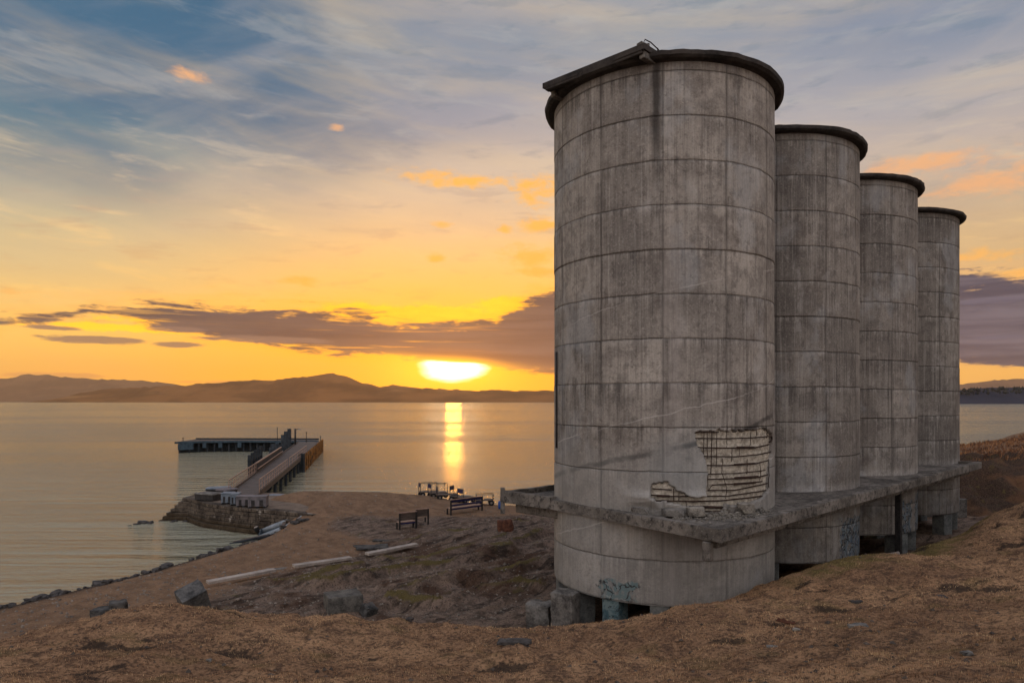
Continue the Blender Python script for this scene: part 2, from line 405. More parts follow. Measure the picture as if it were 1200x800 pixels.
ZR = 10.07; LIFT = 1.42       # height of a pour joint, height of one lift
def silo_mat(name, th0, graf=(), seed=0.0, diag=False, spall=False, tone=1.0):
    """poured concrete: lifts, panel joints, run-off streaks, patches, graffiti"""
    def f(nt, bs):
        P = coord(nt); X, Y, Z = sep(nt, P)
        th = Y.op('ARCTAN2', X)
        s = th*4.0                          # metres round the wall
        sv = vec(nt, X, Y, Z)
        big = noise(nt, vec(nt, X+seed, Y, Z*.6), .35, 5, .6)
        med = noise(nt, vec(nt, X+seed, Y, Z), 1.6, 6, .65)
        fine = noise(nt, vec(nt, X, Y+seed, Z), 14.0, 5, .7)
        stv = vec(nt, X*3.2+seed, Y*3.2, Z*.16)
        streak = noise(nt, stv, 1.5, 7, .7)
        streak2 = noise(nt, vec(nt, X*9+seed, Y*9, Z*.35), 1.5, 5, .65)
        zj = (Z + (noise(nt, vec(nt, X, Y, seed), 1.1, 4)-.5)*.10 - ZR)/LIFT + 40.0
        zi = zj.floor(); zf = zj.fract()
        wob = (noise(nt, vec(nt, X, Y, Z*2+seed), 1.2, 4)-.5)*.05
        tj = (th*(180/math.pi) - th0 + wob*12)/30.0 + 40.0
        ti = tj.floor(); tf = tj.fract()
        cell = white(nt, vec(nt, ti, zi, seed))
        cellz = white(nt, vec(nt, 3.0, zi, seed))
        base = mix(nt, big.ss(.32, .68), rgb(126*tone,119*tone,112*tone), rgb(168*tone,159*tone,149*tone))
        base = mix(nt, med.ss(.45, .62)*.60, base, rgb(104*tone,97*tone,92*tone))
        base = mix(nt, (cell*.75+cellz*.35).sat(), base, mix(nt, .45, base, rgb(90*tone,84*tone,80*tone)))
        # stain hanging below each pour joint, dark algae
        hang = zf.ss(.25, 1.0) * streak.ss(.42, .66) * cell.ss(.05,.9)
        base = mix(nt, hang*.7, base, rgb(66,62,60))
        base = mix(nt, streak.ss(.56, .72)*.55, base, rgb(70,65,62))
        base = mix(nt, streak2.ss(.57, .74)*.50, base, rgb(74,69,66))
        base = mix(nt, streak.ss(.42, .26)*.42*cell.ss(.2, .8), base, rgb(178,172,164))
        base = mix(nt, streak2.ss(.42, .28)*.25, base, rgb(182,177,170))
        base = mix(nt, fine.ss(.52, .70)*.45, base, rgb(66,60,56))
        base = mix(nt, fine.ss(.46, .32)*.35, base, rgb(184,176,166))
        # joints
        jz = (zf-.5).abs().op('SUBTRACT', .5).abs()        # 0 at the joint
        jz2 = zf.mn(1.0-zf)*LIFT
        jt2 = tf.mn(1.0-tf)*(30*math.pi/180*4.0)
        rag = (fine-.5)*.06 + (med-.5)*.05
        lz = (jz2+rag*1.3).ss(.042, .004)
        lt = (jt2+rag*1.3).ss(.050, .006)
        ltw = (jt2+rag*2).ss(.22, .04)
        vary = noise(nt, vec(nt, X, Y, Z*.5+seed), .9, 3).ss(.3, .6)
        base = mix(nt, ltw*.28*streak2.ss(.4, .65)*cell, base, rgb(66,60,58))
        base = mix(nt, (lz*(vary*.55+cell*.45)*.72).mx(lt*(vary*.5+white(nt, vec(nt, (tj+.5).floor(), (zj*.5).floor(), seed))*.5)*.70), base, rgb(52,48,46))
        rustm = noise(nt, vec(nt, X*2.2+seed, Y*2.2, Z*.22), 1.3, 5, .7).ss(.64, .74)*noise(nt, vec(nt, X, Y, Z+seed*3), .35, 2).ss(.5, .62)
        base = mix(nt, rustm*.5, base, rgb(104,78,60))
        cool = noise(nt, vec(nt, X+seed*5, Y, Z*.7), .45, 4, .6).ss(.54, .64)
        base = mix(nt, cool*.32, base, rgb(150,152,154))
        # pale lime crust just under some joints
        base = mix(nt, zf.ss(.80, .95)*streak.ss(.5, .36)*.4, base, rgb(176,168,160))
        board = noise(nt, vec(nt, s*7.0, Z*.10, seed), 1.6, 3, .7)
        base = mix(nt, board.ss(.52, .66)*.30, base, rgb(78,72,68))
        base = mix(nt, board.ss(.46, .34)*.26, base, rgb(176,170,162))
        gaze = noise(nt, vec(nt, X, Y+seed, Z), 4.2, 6, .75)
        base = mix(nt, gaze.ss(.54, .64)*.38, base, rgb(72,66,62))
        height = gaze*.5 + board*.3 + fine*.55 + streak2*.4 + med*.9 - lz*.9 - lt*.6
        base = mix(nt, noise(nt, vec(nt, X+seed*2, Y, Z*.8), .55, 5, .7).ss(.52, .66)*.35, base, rgb(84,74,68))
        base = mix(nt, noise(nt, vec(nt, X-seed, Y, Z*.5), .8, 6, .7).ss(.55, .66)*.35, base, rgb(170,165,160))
        if diag:
            for (a, b, w, k, dark) in ((-1.0, -.23, .03, .55, 0), (-4.0, -.30, .035, .6, 0), (2.9, -.22, .03, .4, 0), (-2.15, -.235, .13, .75, 1)):
                # slanting old form lines, rising towards the right
                q = (Z - (ZR + a) - (s + 7.1)*(-b) + (med-.5)*.25).abs()
                lm = q.ss(w, w*.25)*noise(nt, vec(nt, s, Z, 4.0), .7, 3).ss(.35, .6)
                base = mix(nt, lm*k, base, rgb(56,52,50) if dark else rgb(178,172,166))
            # smooth rendered strip running down the wall
            q = (s + 6.82 + (med-.5)*.25).abs().ss(.42, .20) * Z.ss(16.5, 13.0)
            base = mix(nt, q*.42*streak.ss(.7,.4), base, rgb(140,132,127))
            height = height * (1.0-q*.5)
            qd = (s + 7.28 + (med-.5)*.2).abs().ss(.22, .04)*Z.ss(15.0, 19.0)
            base = mix(nt, qd*.85, base, rgb(46,42,40))
            # paler band near the foot, darker towards the top
            base = mix(nt, (Z+(big-.5)*2+(med-.5)*1.2).ss(8.6, 6.9)*.35, base, rgb(152,150,146))
        base = mix(nt, (Z+(streak-.5)*2.0).ss(19.4, 21.0)*.55, base, rgb(62,56,53))
        if spall:
            q = ((s+6.15)/1.5)**2.0 + ((Z-7.6)/1.2)**2.0
            base = mix(nt, (q+(med-.5)*1.8).ss(1.4, .1)*.30, base, rgb(120,126,128))
        for gi, (a0, a1, z0, z1, c1, c2, c3) in enumerate(graf):
            S0 = math.radians(a0)*4; S1 = math.radians(a1)*4
            wv = (noise(nt, vec(nt, s*1.3, Z*1.3, 3.0+gi), 2.0, 4)-.5)
            m = (s-S0).mn((s*-1.0)+S1).mn(Z-z0).mn((Z*-1.0)+z1)
            m = (m + wv*.9).ss(.02, .10)
            n = nt.nodes.new('ShaderNodeTexVoronoi'); n.feature = 'DISTANCE_TO_EDGE'
            n.inputs['Scale'].default_value = 2.1
            wx = noise(nt, vec(nt, s, Z, 8.0), 1.7, 3)*1.4; wy = noise(nt, vec(nt, s, Z, 18.0), 1.7, 3)*1.4
            nt.links.new(vec(nt, s+wx, Z+wy, gi*3.0).s, n.inputs['Vector'])
            de = V(nt, n.outputs['Distance'])
            n3 = voro(nt, vec(nt, s*1.1+wy, Z*.8+wx, 2.0+gi), 3.4)
            fill = mix(nt, n3.ss(.25, .45), c1, c2)
            fill = mix(nt, de.ss(.10, .05), fill, rgb(26,32,38))
            fill = mix(nt, noise(nt, vec(nt, s, Z, 1.0), 5.0, 3).ss(.58, .68)*.7, fill, c3)
            wear = noise(nt, vec(nt, s, Z*.5, 77.0), 6.0, 4).ss(.66, .46)
            base = mix(nt, m*wear*.85, base, fill)
        setc(nt, bs, base)
        bump(nt, bs, height, .035, .9)
        bs.inputs['Specular IOR Level'].default_value = .15
    return mat(name, f, .9)

def ledge_mat():
    def f(nt, bs):
        P = geo_pos(nt); X, Y, Z = sep(nt, P)
        n1 = noise(nt, P, .8, 6, .65); n2 = noise(nt, P, 5.0, 6, .7); n3 = noise(nt, P, 22.0, 4, .7)
        c = mix(nt, n1.ss(.3, .7), rgb(74,69,64), rgb(128,120,112))
        c = mix(nt, n2.ss(.47, .66)*.85, c, rgb(44,41,40))
        c = mix(nt, n3.ss(.58, .72)*.6, c, rgb(172,168,160))
        setc(nt, bs, c); bump(nt, bs, n2+n3*.6, .05)
    return mat('weathered_ledge_concrete', f, .92, spec=.15)

GREY_CONC = simple('old_grey_concrete', rgb(62,58,55), rgb(122,116,109), 2.6, .92, 0, .03)
DARK_CONC = simple('dark_grey_concrete', rgb(36,35,34), rgb(88,84,80), 2.8, .9, 0, .03)  # darker grey for hopper undersides, blocks and slabs
RIM_CONC = simple('dark_rim_concrete', rgb(30,27,26), rgb(62,56,52), 1.4, .92, 0, .03)  # dark tone throughout the roof rims and gallery slab
PALE_CONC = simple('pale_kerb_concrete', rgb(128,118,110), rgb(170,156,144), 2.2, .85, 0, .01)
RUST = simple('rusty_steel', rgb(58,36,26), rgb(96,58,40), 9.0, .85, .2, .004)
REBAR = simple('reinforcement_steel', rgb(34,26,23), rgb(66,46,36), 9.0, .8, .3, .004)
CORE = simple('broken_aggregate', rgb(134,126,114), rgb(200,190,175), 7.0, .95, 0, .03)
RUBBLE = simple('rubble_concrete', rgb(78,73,68), rgb(146,138,127), 5.0, .95, 0, .03)
ROCK = simple('shore_rock', rgb(34,32,32), rgb(82,76,72), 2.6, .9, 0, .06)
BRICK_RED = simple('red_brick_mass', rgb(66,44,36), rgb(116,74,56), 7.0, .95, 0, .04)
TIMBER = simple('weathered_timber', rgb(58,50,45), rgb(98,84,75), 2.0, .85, 0, .01, (1,1,6))
BLACK_TIMBER = simple('tarred_timber', rgb(22,26,30), rgb(48,52,56), 2.0, .85, 0, .01)
NAVY = simple('navy_paint', rgb(24,26,62), rgb(38,38,78), 3.0, .5, 0, .002)
GALV = simple('galvanised_steel', rgb(120,112,106), rgb(160,150,142), 6.0, .4, .6, .002)
DARK_STEEL = simple('dark_steel', rgb(34,33,35), rgb(62,58,56), 5.0, .6, .3, .004)
RAIL = simple('railing_timber', rgb(120,96,84), rgb(158,128,110), 3.0, .6, 0, .004)
DECK = simple('jetty_deck_boards', rgb(70,62,59), rgb(104,94,88), .9, .85, 0, .01, (1,4,1))
BIN = simple('blue_grey_plastic', rgb(88,98,108), rgb(122,128,136), 2.5, .6, 0, .003)
BIN2 = simple('lilac_grey_panel', rgb(84,80,82), rgb(116,108,110), 2.5, .7, 0, .003)
HULL = simple('grey_boat_tube', rgb(104,110,114), rgb(140,144,148), 3.0, .5, 0, .004)
HULLD = simple('dark_boat_band', rgb(44,52,58), rgb(70,76,80), 3.0, .6, 0, .004)
RUBBER = simple('black_rubber', rgb(20,20,21), rgb(36,35,35), 5.0, .8, 0, .004)
SUNLIT_FENDER = simple('sunlit_fender_timber', rgb(60,44,30), rgb(150,98,42), 2.0, .7, 0, .006)  # yellow of the low sun painted into the fender timber
BLUE = simple('blue_plastic', rgb(26,62,128), rgb(38,82,150), 3.0, .45, 0, .002)
CYAN = simple('pale_blue_panel', rgb(34,48,58), rgb(62,78,88), 2.0, .7, 0, .003)

# ------------------------------------------------------------------ terrain
def at(px, py, Z):                    # a point of the place, from where the photo sees it and how far off it is
    return ((px-600)/800*Z, Z, EYE-(py-470)/800*Z)
def tps(P):
    P = np.array(P, float); n = len(P)
    def K(r2): return np.where(r2 > 0, r2*np.log(np.maximum(r2, 1e-12)), 0)
    d2 = ((P[:, None, :2]-P[None, :, :2])**2).sum(-1)/400.0
    A = np.zeros((n+3, n+3)); A[:n, :n] = K(d2) + np.eye(n)*.004
    A[:n, n] = 1; A[:n, n+1:] = P[:, :2]/20; A[n, :n] = 1; A[n+1:, :n] = P[:, :2].T/20
    w = np.linalg.solve(A, np.concatenate([P[:, 2], [0, 0, 0]]))
    def f(X, Y):
        sh = np.shape(X); X = np.ravel(X).astype(float); Y = np.ravel(Y).astype(float); out = np.empty(len(X))
        for i in range(0, len(X), 20000):
            x = X[i:i+20000]; y = Y[i:i+20000]
            r2 = ((x[:, None]-P[None, :, 0])**2 + (y[:, None]-P[None, :, 1])**2)/400.0
            out[i:i+20000] = K(r2) @ w[:n] + w[n] + w[n+1]*x/20 + w[n+2]*y/20
        return out.reshape(sh)
    return f
def wl(px, Z, z): return ((px-600)/800*Z, Z, z)
Bp = []
shore = [(-300,790),(-150,748),(0,713),(100,689),(167,673),(212,660),(260,646),(292,637),(318,630)]
for px, py in shore:
    Z = EYE*800/(py-470); X = (px-600)/800*Z
    Bp += [(X, Z, 0.02)]
    nx, ny = -.62, .78
    Bp += [(X+nx*2.5, Z+ny*2.5, -.6), (X+nx*10, Z+ny*10, -2.0)]
Bp += [at(345,604,48), at(380,606,46.5), at(335,583,57.5), at(400,582,58), at(450,580,58.5), at(500,582.5,57.5), at(545,588,55), at(590,592,53), wl(700,54,1.4)]
Bp += [wl(345,62,-.5), wl(400,63,-.5), wl(450,64,-.5), wl(500,63,-.5), wl(560,61,-.5), wl(620,61,-.5), wl(400,72,-2), wl(520,72,-2), wl(650,72,-2), wl(250,62,-1), wl(230,70,-2)]
Bp += [(-24,53.5,.9), (-20,54,1.3), (-17,52,1.45), (-27,60,-1.5), (-30,54,-1.5), (-23,48,-.8), (-19,46.5,-.4)]
Bp += [at(480,620,43.5), at(545,604,48), at(430,600,48), at(390,640,40), at(300,664,35.5), at(200,692,30.5), at(120,714,28.5), at(20,736,26.5), at(0,760,24),
       at(600,622,40.5), at(640,606,45), at(630,596,50), at(560,618,41.5), at(280,681,31.3), at(380,662,34.6), at(460,646,37.3), at(330,632,42), at(360,616,45),
       at(620,704,26.7), at(400,715,25.3), at(400,684,29.0), at(500,664,32.3), at(500,702,27), at(640,644,36), at(300,705,26.6), at(240,705,27)]
for px, Z, z in [(700,62,0),(760,70,-1),(900,84,0),(940,92,-2),(1100,97,0),(1300,115,0),(1160,112,-2),(1500,150,0)]: Bp.append(wl(px, Z, z))
Bp += [(5.6,25.7,1.75),(11.5,31.5,1.75),(17.5,37.3,1.7),(23.5,43.1,1.7),(10,24,1.75),(16,30,1.7),(22,36,1.7),(28,41,1.75),(2,33,1.8),(8,40,1.8),(16,48,1.8),(12,55,1.9)]
Bp += [at(1150,600,48), at(1200,592,50), at(1110,600,50), at(1150,560,53), at(1200,556,54), at(1150,544,56), at(1200,541,57.5), at(1140,536,62), at(1200,534,64), at(1130,522,82), at(1200,517.5,86), at(1040,560,62), at(1040,535,75), (60,70,5.5),(70,95,5),(80,50,7)]
Bp += [(-60,30,-2),(-60,80,-3),(-40,100,-3),(0,110,-3),(40,130,-3),(-20,80,-2.5),(10,85,-2.5)]
Bf = tps(Bp)
# hill the camera stands on
crest = [(-200,800,13),(-80,768,15.5),(0,748,17),(60,733,18.2),(110,718,19.6),(169,708,20.6),(205,710,20.3),(240,713,20.1),(320,719,19.6),(380,722,19.3),(450,727,19),(600,734,18.3),(690,731,18.5),(760,723,19),
         (830,708,20.4),(870,694,21.6),(907,682,22.8),(950,674,25),(1000,668,27.2),(1060,653,30),(1120,634,33),(1200,606,38.5),(1300,585,46)]
Fp = [(0,0,7.9),(3,0,8.0),(-3,0,7.7),(0,-8,8.5),(10,-5,9.2),(-10,-5,7.0),(0,-40,10),(40,-20,12),(-40,-30,7),(30,5,8.6),(45,20,8.2),(-20,3,4.6),(-34,0,3.6),(70,-20,14),(60,40,7.5),(0,4,7.0)]
Fp += [at(0,800,10.4), at(150,800,10.8), at(300,800,10.9), at(450,800,11), at(600,800,10.8), at(750,800,10), at(900,800,8.9), at(1050,800,7.9), at(1200,800,7)]
Fp += [at(300,752,14.8), at(150,752,14.6), at(600,765,13.8), at(450,762,14.2), at(750,758,13.6), at(900,735,14.4), at(1000,700,17.5), at(1100,690,17.5), at(1200,690,16), at(1200,640,25.5), at(1100,655,24.5), at(900,700,19.5)]
for px, py, Z in crest:
    py += 8 if px < 500 else (3 if px < 720 else 0)
    X, Y, z = at(px, py, Z); Fp.append((X, Y, z))
    r = 1 + 2.6/Z
    drop = 1.9 if px < 800 else 1.5
    Fp.append((X*r, Y*r, z-drop)); r = 1 + 6.5/Z
    Fp.append((X*r, Y*r, z-4.2))
Ff = tps(Fp)
# weathered ridges (old footings with moss) on the lower floor
def pl(lst): return [((px-600)/800*Z, Z) for px, Z in lst]
RIDGE = [(pl([(330,28.6),(380,28.9),(470,31.8),(560,34.0),(600,36.4),(615,39.0),(650,41)]), .30), (pl([(455,27.2),(530,29.6),(600,31.3),(655,33.0)]), .32),
         (pl([(300,30.0),(345,30.4),(400,32.8),(432,33.6)]), .24), (pl([(430,35.6),(500,34.8),(560,37.6),(600,40.2)]), .14), (pl([(440,25.9),(500,26.6),(545,26.2)]), .34),
         (pl([(430,38.6),(500,40.4),(580,42.5),(650,44.5)]), .10), (pl([(560,28.4),(610,28.9),(655,28.4)]), .22)]
def polydist(X, Y, P):
    best = np.full(np.shape(X), 1e9); side = np.zeros(np.shape(X)); prog = np.zeros(np.shape(X))
    for i, ((ax, ay), (bx, by)) in enumerate(zip(P, P[1:])):
        dx, dy = bx-ax, by-ay; L2 = dx*dx+dy*dy
        t = np.clip(((X-ax)*dx+(Y-ay)*dy)/L2, 0, 1)
        d = np.hypot(X-ax-t*dx, Y-ay-t*dy)
        s = np.sign((X-ax)*dy-(Y-ay)*dx)
        m = d < best
        best = np.where(m, d, best); side = np.where(m, s, side); prog = np.where(m, (i+t)/(len(P)-1), prog)
    return best, side, prog
def ridges(X, Y):
    h = np.zeros(np.shape(X)); moss = np.zeros(np.shape(X))
    wx = X + .5*fbm(X*.9, Y*.9, 40, 3); wy = Y + .5*fbm(X*.9, Y*.9, 50, 3)
    for P, a in RIDGE:
        d, s, pr = polydist(wx, wy, P)
        end = sst(0, .08, pr)*sst(1, .92, pr)
        near = s > 0          # camera side drops off quickly
        w = np.where(near, .28, .85)
        h += a*np.exp(-(d/w)**2)*end - np.where(near, .5*a*np.exp(-((d-.7)/.5)**2)*end, 0)
        moss = np.maximum(moss, np.exp(-(d/.22)**2)*end*(.35+.9*np.clip(fbm(X*.5, Y*.5, 140, 3)+.35, 0, 1)))
    return h, moss
def H(X, Y, full=False):
    X = np.asarray(X, float); Y = np.asarray(Y, float)
    B = np.clip(Bf(X, Y), -3.0, 12)
    far = sst(115, 150, Y); B = B*(1-far) - 3*far
    lf = sst(-34, -60, X); lf = lf*sst(8, 30, Y); B = B*(1-lf) - 3*lf
    F = np.clip(Ff(X, Y), -6, 14)
    fmask = sst(60, 48, Y)
    F = F*fmask - 6*(1-fmask)
    k = .35
    h = np.clip(.5+.5*(F-B)/k, 0, 1)
    Z = B*(1-h)+F*h + k*h*(1-h)
    fg = h
    # roughness of the ground
    n1 = fbm(X*.45, Y*.45, 1, 4); n2 = fbm(X*1.6, Y*1.6, 11, 4); n3 = fbm(X*5.5, Y*5.5, 21, 3)
    amp = np.clip((Z-.1)/.8, 0, 1)
    Z = Z + fg*(n1*.26 + n2*.15 + n3*.06) + (1-fg)*amp*(n1*.12 + n2*.04 + n3*.014)
    # tussock hollows in the foreground
    pit = np.clip(fbm(X*.7+5, Y*1.3, 61, 4)-.30, 0, 1)
    Z = Z - fg*pit*.4
    floor = (1-fg)*sst(.9, 1.5, Z)*sst(50, 44, Y - 0*X)*sst(-15, -9, X)
    rh, moss = ridges(X, Y)
    rx_ = (X*.72+Y*.69); ry_ = (Y*.72-X*.69)
    blk = sst(.06, .10, fbm(rx_*.28, ry_*.95, 91, 4)) + .7*sst(-.12, -.08, fbm(rx_*.3, ry_*1.1, 97, 4))
    Z = Z + (1-fg)*rh + floor*(blk*.13 - .1 + n3*.02 - n1*.08)
    # cut bank on the far right
    bank = (1-fg)*sst(26, 30, X)*sst(46, 50, Y)*sst(66, 58, Y)
    Z = Z + bank*(fbm(X*.5, Y*.5, 71, 5)*1.3 + fbm(X*1.7, Y*1.7, 75, 4)*.5)
    # flat apron behind the quay wall
    if full: return Z, fg, moss*(1-fg), floor, bank, pit*fg, blk
    return Z
def axis(segs):
    out = []
    for a, b, s in segs: out += list(np.arange(a, b, s))
    return np.array(sorted(set(np.round(out, 4))))
gx = axis([(-4000,-400,400),(-400,-80,20),(-80,-34,2),(-34,-20,.35),(-20,26,.115),(26,36,.2),(36,60,.6),(60,120,3),(120,400,25),(400,4001,400)])
gy = axis([(-4000,-400,400),(-400,-40,20),(-40,2,2),(2,7,.5),(7,24,.105),(24,40,.13),(40,62,.25),(62,100,.7),(100,170,5)])
GX, GY = np.meshgrid(gx, gy)
GZ, FG, MOSS, FLOOR, BANK, PIT, BLK = H(GX, GY, True)
nx_, ny_ = len(gx), len(gy)
vv = np.stack([GX.ravel(), GY.ravel(), GZ.ravel()], 1)
ii = np.arange(nx_*ny_).reshape(ny_, nx_)
ff = np.stack([ii[:-1,:-1].ravel(), ii[:-1,1:].ravel(), ii[1:,1:].ravel(), ii[1:,:-1].ravel()], 1)

GREEN = (FG*sst(6, 12, GX)*np.exp(-((GY-0.93*GX-13.5)/3.0)**2)*.9).ravel()     # greener turf near the silos
def ground_f(nt, bs):
    P = geo_pos(nt); X, Y, Z = sep(nt, P)
    fg, moss, floor, bank, pit, green = [getattr_(nt, k) for k in ('turf', 'moss', 'floor', 'bank', 'pit', 'green')]
    a = noise(nt, P, .35, 5, .6); b = noise(nt, P, 2.2, 6, .68); c = noise(nt, P, 13.0, 5, .7); g = noise(nt, P, 60.0, 3, .7)
    # dry turf and earth
    turf = mix(nt, a.ss(.35, .65), rgb(130,98,73), rgb(164,127,94))
    turf = mix(nt, b.ss(.48, .60)*.8, turf, rgb(88,66,52))
    turf = mix(nt, c.ss(.48, .60)*.75, turf, rgb(64,50,40))
    turf = mix(nt, c.ss(.46, .34)*.45, turf, rgb(180,142,108))
    turf = mix(nt, (green*1.1+(b-.5)*1.2).ss(.3, .7)*.8, turf, mix(nt, c.ss(.4, .6), rgb(70,62,34), rgb(122,106,62)))
    turf = mix(nt, noise(nt, P, .8, 4, .6).ss(.56, .66)*.35, turf, rgb(98,84,50))
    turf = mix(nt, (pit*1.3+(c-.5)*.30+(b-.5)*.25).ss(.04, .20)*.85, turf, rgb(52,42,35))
    # gravelly path and beach
    st = noise(nt, vec(nt, X*.5 - Y*.5, X*.9+Y*.9, Z), 1.1, 6, .65)
    path = mix(nt, st.ss(.3, .7), rgb(106,82,63), rgb(136,106,82))
    path = mix(nt, c.ss(.48, .66)*.6, path, rgb(72,56,46))
    path = mix(nt, b.ss(.52, .66)*.5, path, rgb(84,66,50))
    path = mix(nt, g.ss(.55, .7)*.45, path, rgb(170,142,116))
    # old broken floor
    fl = mix(nt, b.ss(.35, .62), rgb(82,69,59), rgb(124,104,90))
    fl = mix(nt, a.ss(.5, .62)*.75, fl, rgb(72,50,36))
    fs = noise(nt, vec(nt, (X*.72+Y*.69)*.35, (Y*.72-X*.69)*1.9, 2.0), 1.0, 6, .7)
    fl = mix(nt, fs.ss(.52, .60)*.75, fl, rgb(44,36,30))
    fl = mix(nt, fs.ss(.46, .38)*.6, fl, rgb(118,98,82))
    fl = mix(nt, c.ss(.52, .62)*.7, fl, rgb(42,36,33))
    fl = mix(nt, g.ss(.62, .7)*.35, fl, rgb(156,144,134))
    fl = mix(nt, noise(nt, P, 1.1, 5, .7).ss(.60, .68)*.55, fl, rgb(82,74,40))
    bk = mix(nt, c.ss(.4, .62), rgb(44,34,28), rgb(84,64,50))
    bk = mix(nt, b.ss(.55, .68)*.7, bk, rgb(88,76,44))
    bk = mix(nt, a.ss(.5, .7)*.6, bk, rgb(112,78,54))
    col = mix(nt, (floor+(b-.5)*.5).ss(.3, .6), path, fl)
    col = mix(nt, bank.ss(.1, .7), col, bk)
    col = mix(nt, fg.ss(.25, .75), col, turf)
    col = mix(nt, (moss + (c-.5)*.9 + (b-.5)*.5).ss(.42, .75)*.9, col, mix(nt, g.ss(.4, .6), rgb(74,64,40), rgb(108,94,54)))
    # tidemark: wet dark stones by the water
    wet = (Z + (b-.5)*.25).ss(.38, .12)
    col = mix(nt, wet*.8, col, rgb(46,40,36))
    setc(nt, bs, col)
    bump(nt, bs, b*.6 + c*.6 + g*.25, .07)
GROUND = mat('dry_ground', ground_f, .95, spec=.1)
ground = npmesh('ground', vv, ff, GROUND)
for k, A in (('turf', FG), ('moss', MOSS), ('floor', FLOOR), ('bank', BANK), ('pit', PIT), ('green', GREEN)): attr(ground, k, np.ravel(A))
tag(ground, 'brown dry grass slope falling to a gravel beach with old broken floors', kind='structure')

def Hz(x, y): return float(H(np.array([x]), np.array([y]))[0])

# ------------------------------------------------------------------ sea
def sea_f(nt, bs):
    P = geo_pos(nt); X, Y, Z = sep(nt, P)
    v = vec(nt, X*.55, Y, 0.0)
    w1 = noise(nt, v, .55, 4, .6, .6)
    w2 = noise(nt, v, 2.1, 4, .6, .5)
    w3 = noise(nt, vec(nt, X*.25, Y, 3.0), .09, 3, .5, .4)
    lanes = noise(nt, vec(nt, X*.0016, Y*.012, 5.0), 1.0, 4, .6, .6)
    lanes2 = noise(nt, vec(nt, X*.012, Y*.05, 15.0), 1.0, 4, .6, .6)
    amp = lanes.ss(.40, .58)*.75 + lanes2.ss(.38, .62)*.30 + .15
    w4 = noise(nt, vec(nt, X*.8, Y*1.6, 9.0), 5.0, 3, .6)
    w5 = noise(nt, vec(nt, X*.10, Y*.9, 19.0), .6, 4, .6, .3)
    h = (w1*.9 + w2*.8 + w4*.25)*amp + w3*1.0 + w5*1.1
    b = nt.nodes.new('ShaderNodeBump'); b.inputs['Distance'].default_value = 1.15; b.inputs['Strength'].default_value = 1.0
    nt.links.new(h.s, b.inputs['Height']); nt.links.new(b.outputs[0], bs.inputs['Normal'])
    bs.inputs['IOR'].default_value = 1.8
    bs.inputs['Specular IOR Level'].default_value = .5
    nt.links.new((amp*.06+.05).s, bs.inputs['Roughness'])
    setc(nt, bs, mix(nt, noise(nt, P, .02, 3), rgb(130,126,104), rgb(146,138,110)))
SEA = mat('sea_water', sea_f, .1)
sx_ = axis([(-30000,-2000,4000),(-2000,-200,300),(-200,200,40),(200,2000,300),(2000,30001,4000)])
sy_ = axis([(-3000,-200,400),(-200,400,40),(400,3000,400),(3000,30001,3000)])
SX, SY = np.meshgrid(sx_, sy_)
vv2 = np.stack([SX.ravel(), SY.ravel(), np.zeros(SX.size)], 1)
i2 = np.arange(SX.size).reshape(SX.shape)
f2 = np.stack([i2[:-1,:-1].ravel(), i2[:-1,1:].ravel(), i2[1:,1:].ravel(), i2[1:,:-1].ravel()], 1)
sea = npmesh('sea', vv2, f2, SEA); tag(sea, 'calm sea reflecting the orange sunset', kind='structure')

# ------------------------------------------------------------------ far hills
def hill_mat(name, c1, c2, c3):
    def f(nt, bs):
        P = geo_pos(nt); X, Y, Z = sep(nt, P)
        a = noise(nt, vec(nt, X*.002, Y*.002, Z*.008), 1.0, 6, .65)
        b = noise(nt, vec(nt, X*.0006, Y*.0006, Z*.006), 1.0, 5, .6)
        setc(nt, bs, mix(nt, b.ss(.58, .66)*.5, mix(nt, a.ss(.4, .6), c1, c2), c3))
    return mat(name, f, .95, spec=.05)
def ridge(name, pts, D, depth, m, label, rough=1.0, seed=0):
    """a range of hills: crest seen at pts, D metres away; both flanks are modelled"""
    px = np.array([p[0] for p in pts], float); py = np.array([p[1] for p in pts], float)
    q = np.linspace(px[0], px[-1], 500)
    hh = np.interp(q, px, py)
    zc = (470-hh)/800*D + EYE
    zc = zc + vn(q/5, q*0, seed)*rough*D/800*1.6 + vn(q/14, q*0, seed+3)*rough*D/800*1.6
    zc = np.maximum(zc, 2)
    X = (q-600)/800*D
    rows = np.linspace(-1, 1, 25)
    V_, = [[]]
    for r in rows:
        prof = (1-abs(r))**.9
        sp = fbm(X/(D*.02), np.full_like(X, r*3.0), seed+9, 4)
        z = zc*prof*(1+.35*sp*(1-prof)) - 3*(1-prof)
        V_.append(np.stack([X*(1+r*depth/D*.4), np.full_like(X, D+r*depth) + sp*depth*.1*(1-abs(r)), z], 1))
    vv = np.concatenate(V_); n = len(q)
    i = np.arange(len(vv)).reshape(len(rows), n)
    f = np.stack([i[:-1,:-1].ravel(), i[:-1,1:].ravel(), i[1:,1:].ravel(), i[1:,:-1].ravel()], 1)
    o = npmesh(name, vv, f, m); tag(o, label, kind='structure'); return o
HM1 = hill_mat('near_hill_scrub', rgb(120,82,52), rgb(146,100,62), rgb(176,132,90))
HM2 = hill_mat('far_hill_scrub', rgb(138,102,76), rgb(152,112,82), rgb(160,122,90))
HM3 = hill_mat('right_hill_scrub', rgb(40,42,52), rgb(56,56,66), rgb(150,134,124))
ridge('hills', [(-400,452),(-250,445),(-120,448),(-60,446),(0,444),(36,438),(60,440),(110,444),(170,446),(200,450),(230,456),(300,464),(360,470)], 9500, 900, HM2, 'long far hill at the left edge of the sea', 1.0, 5)
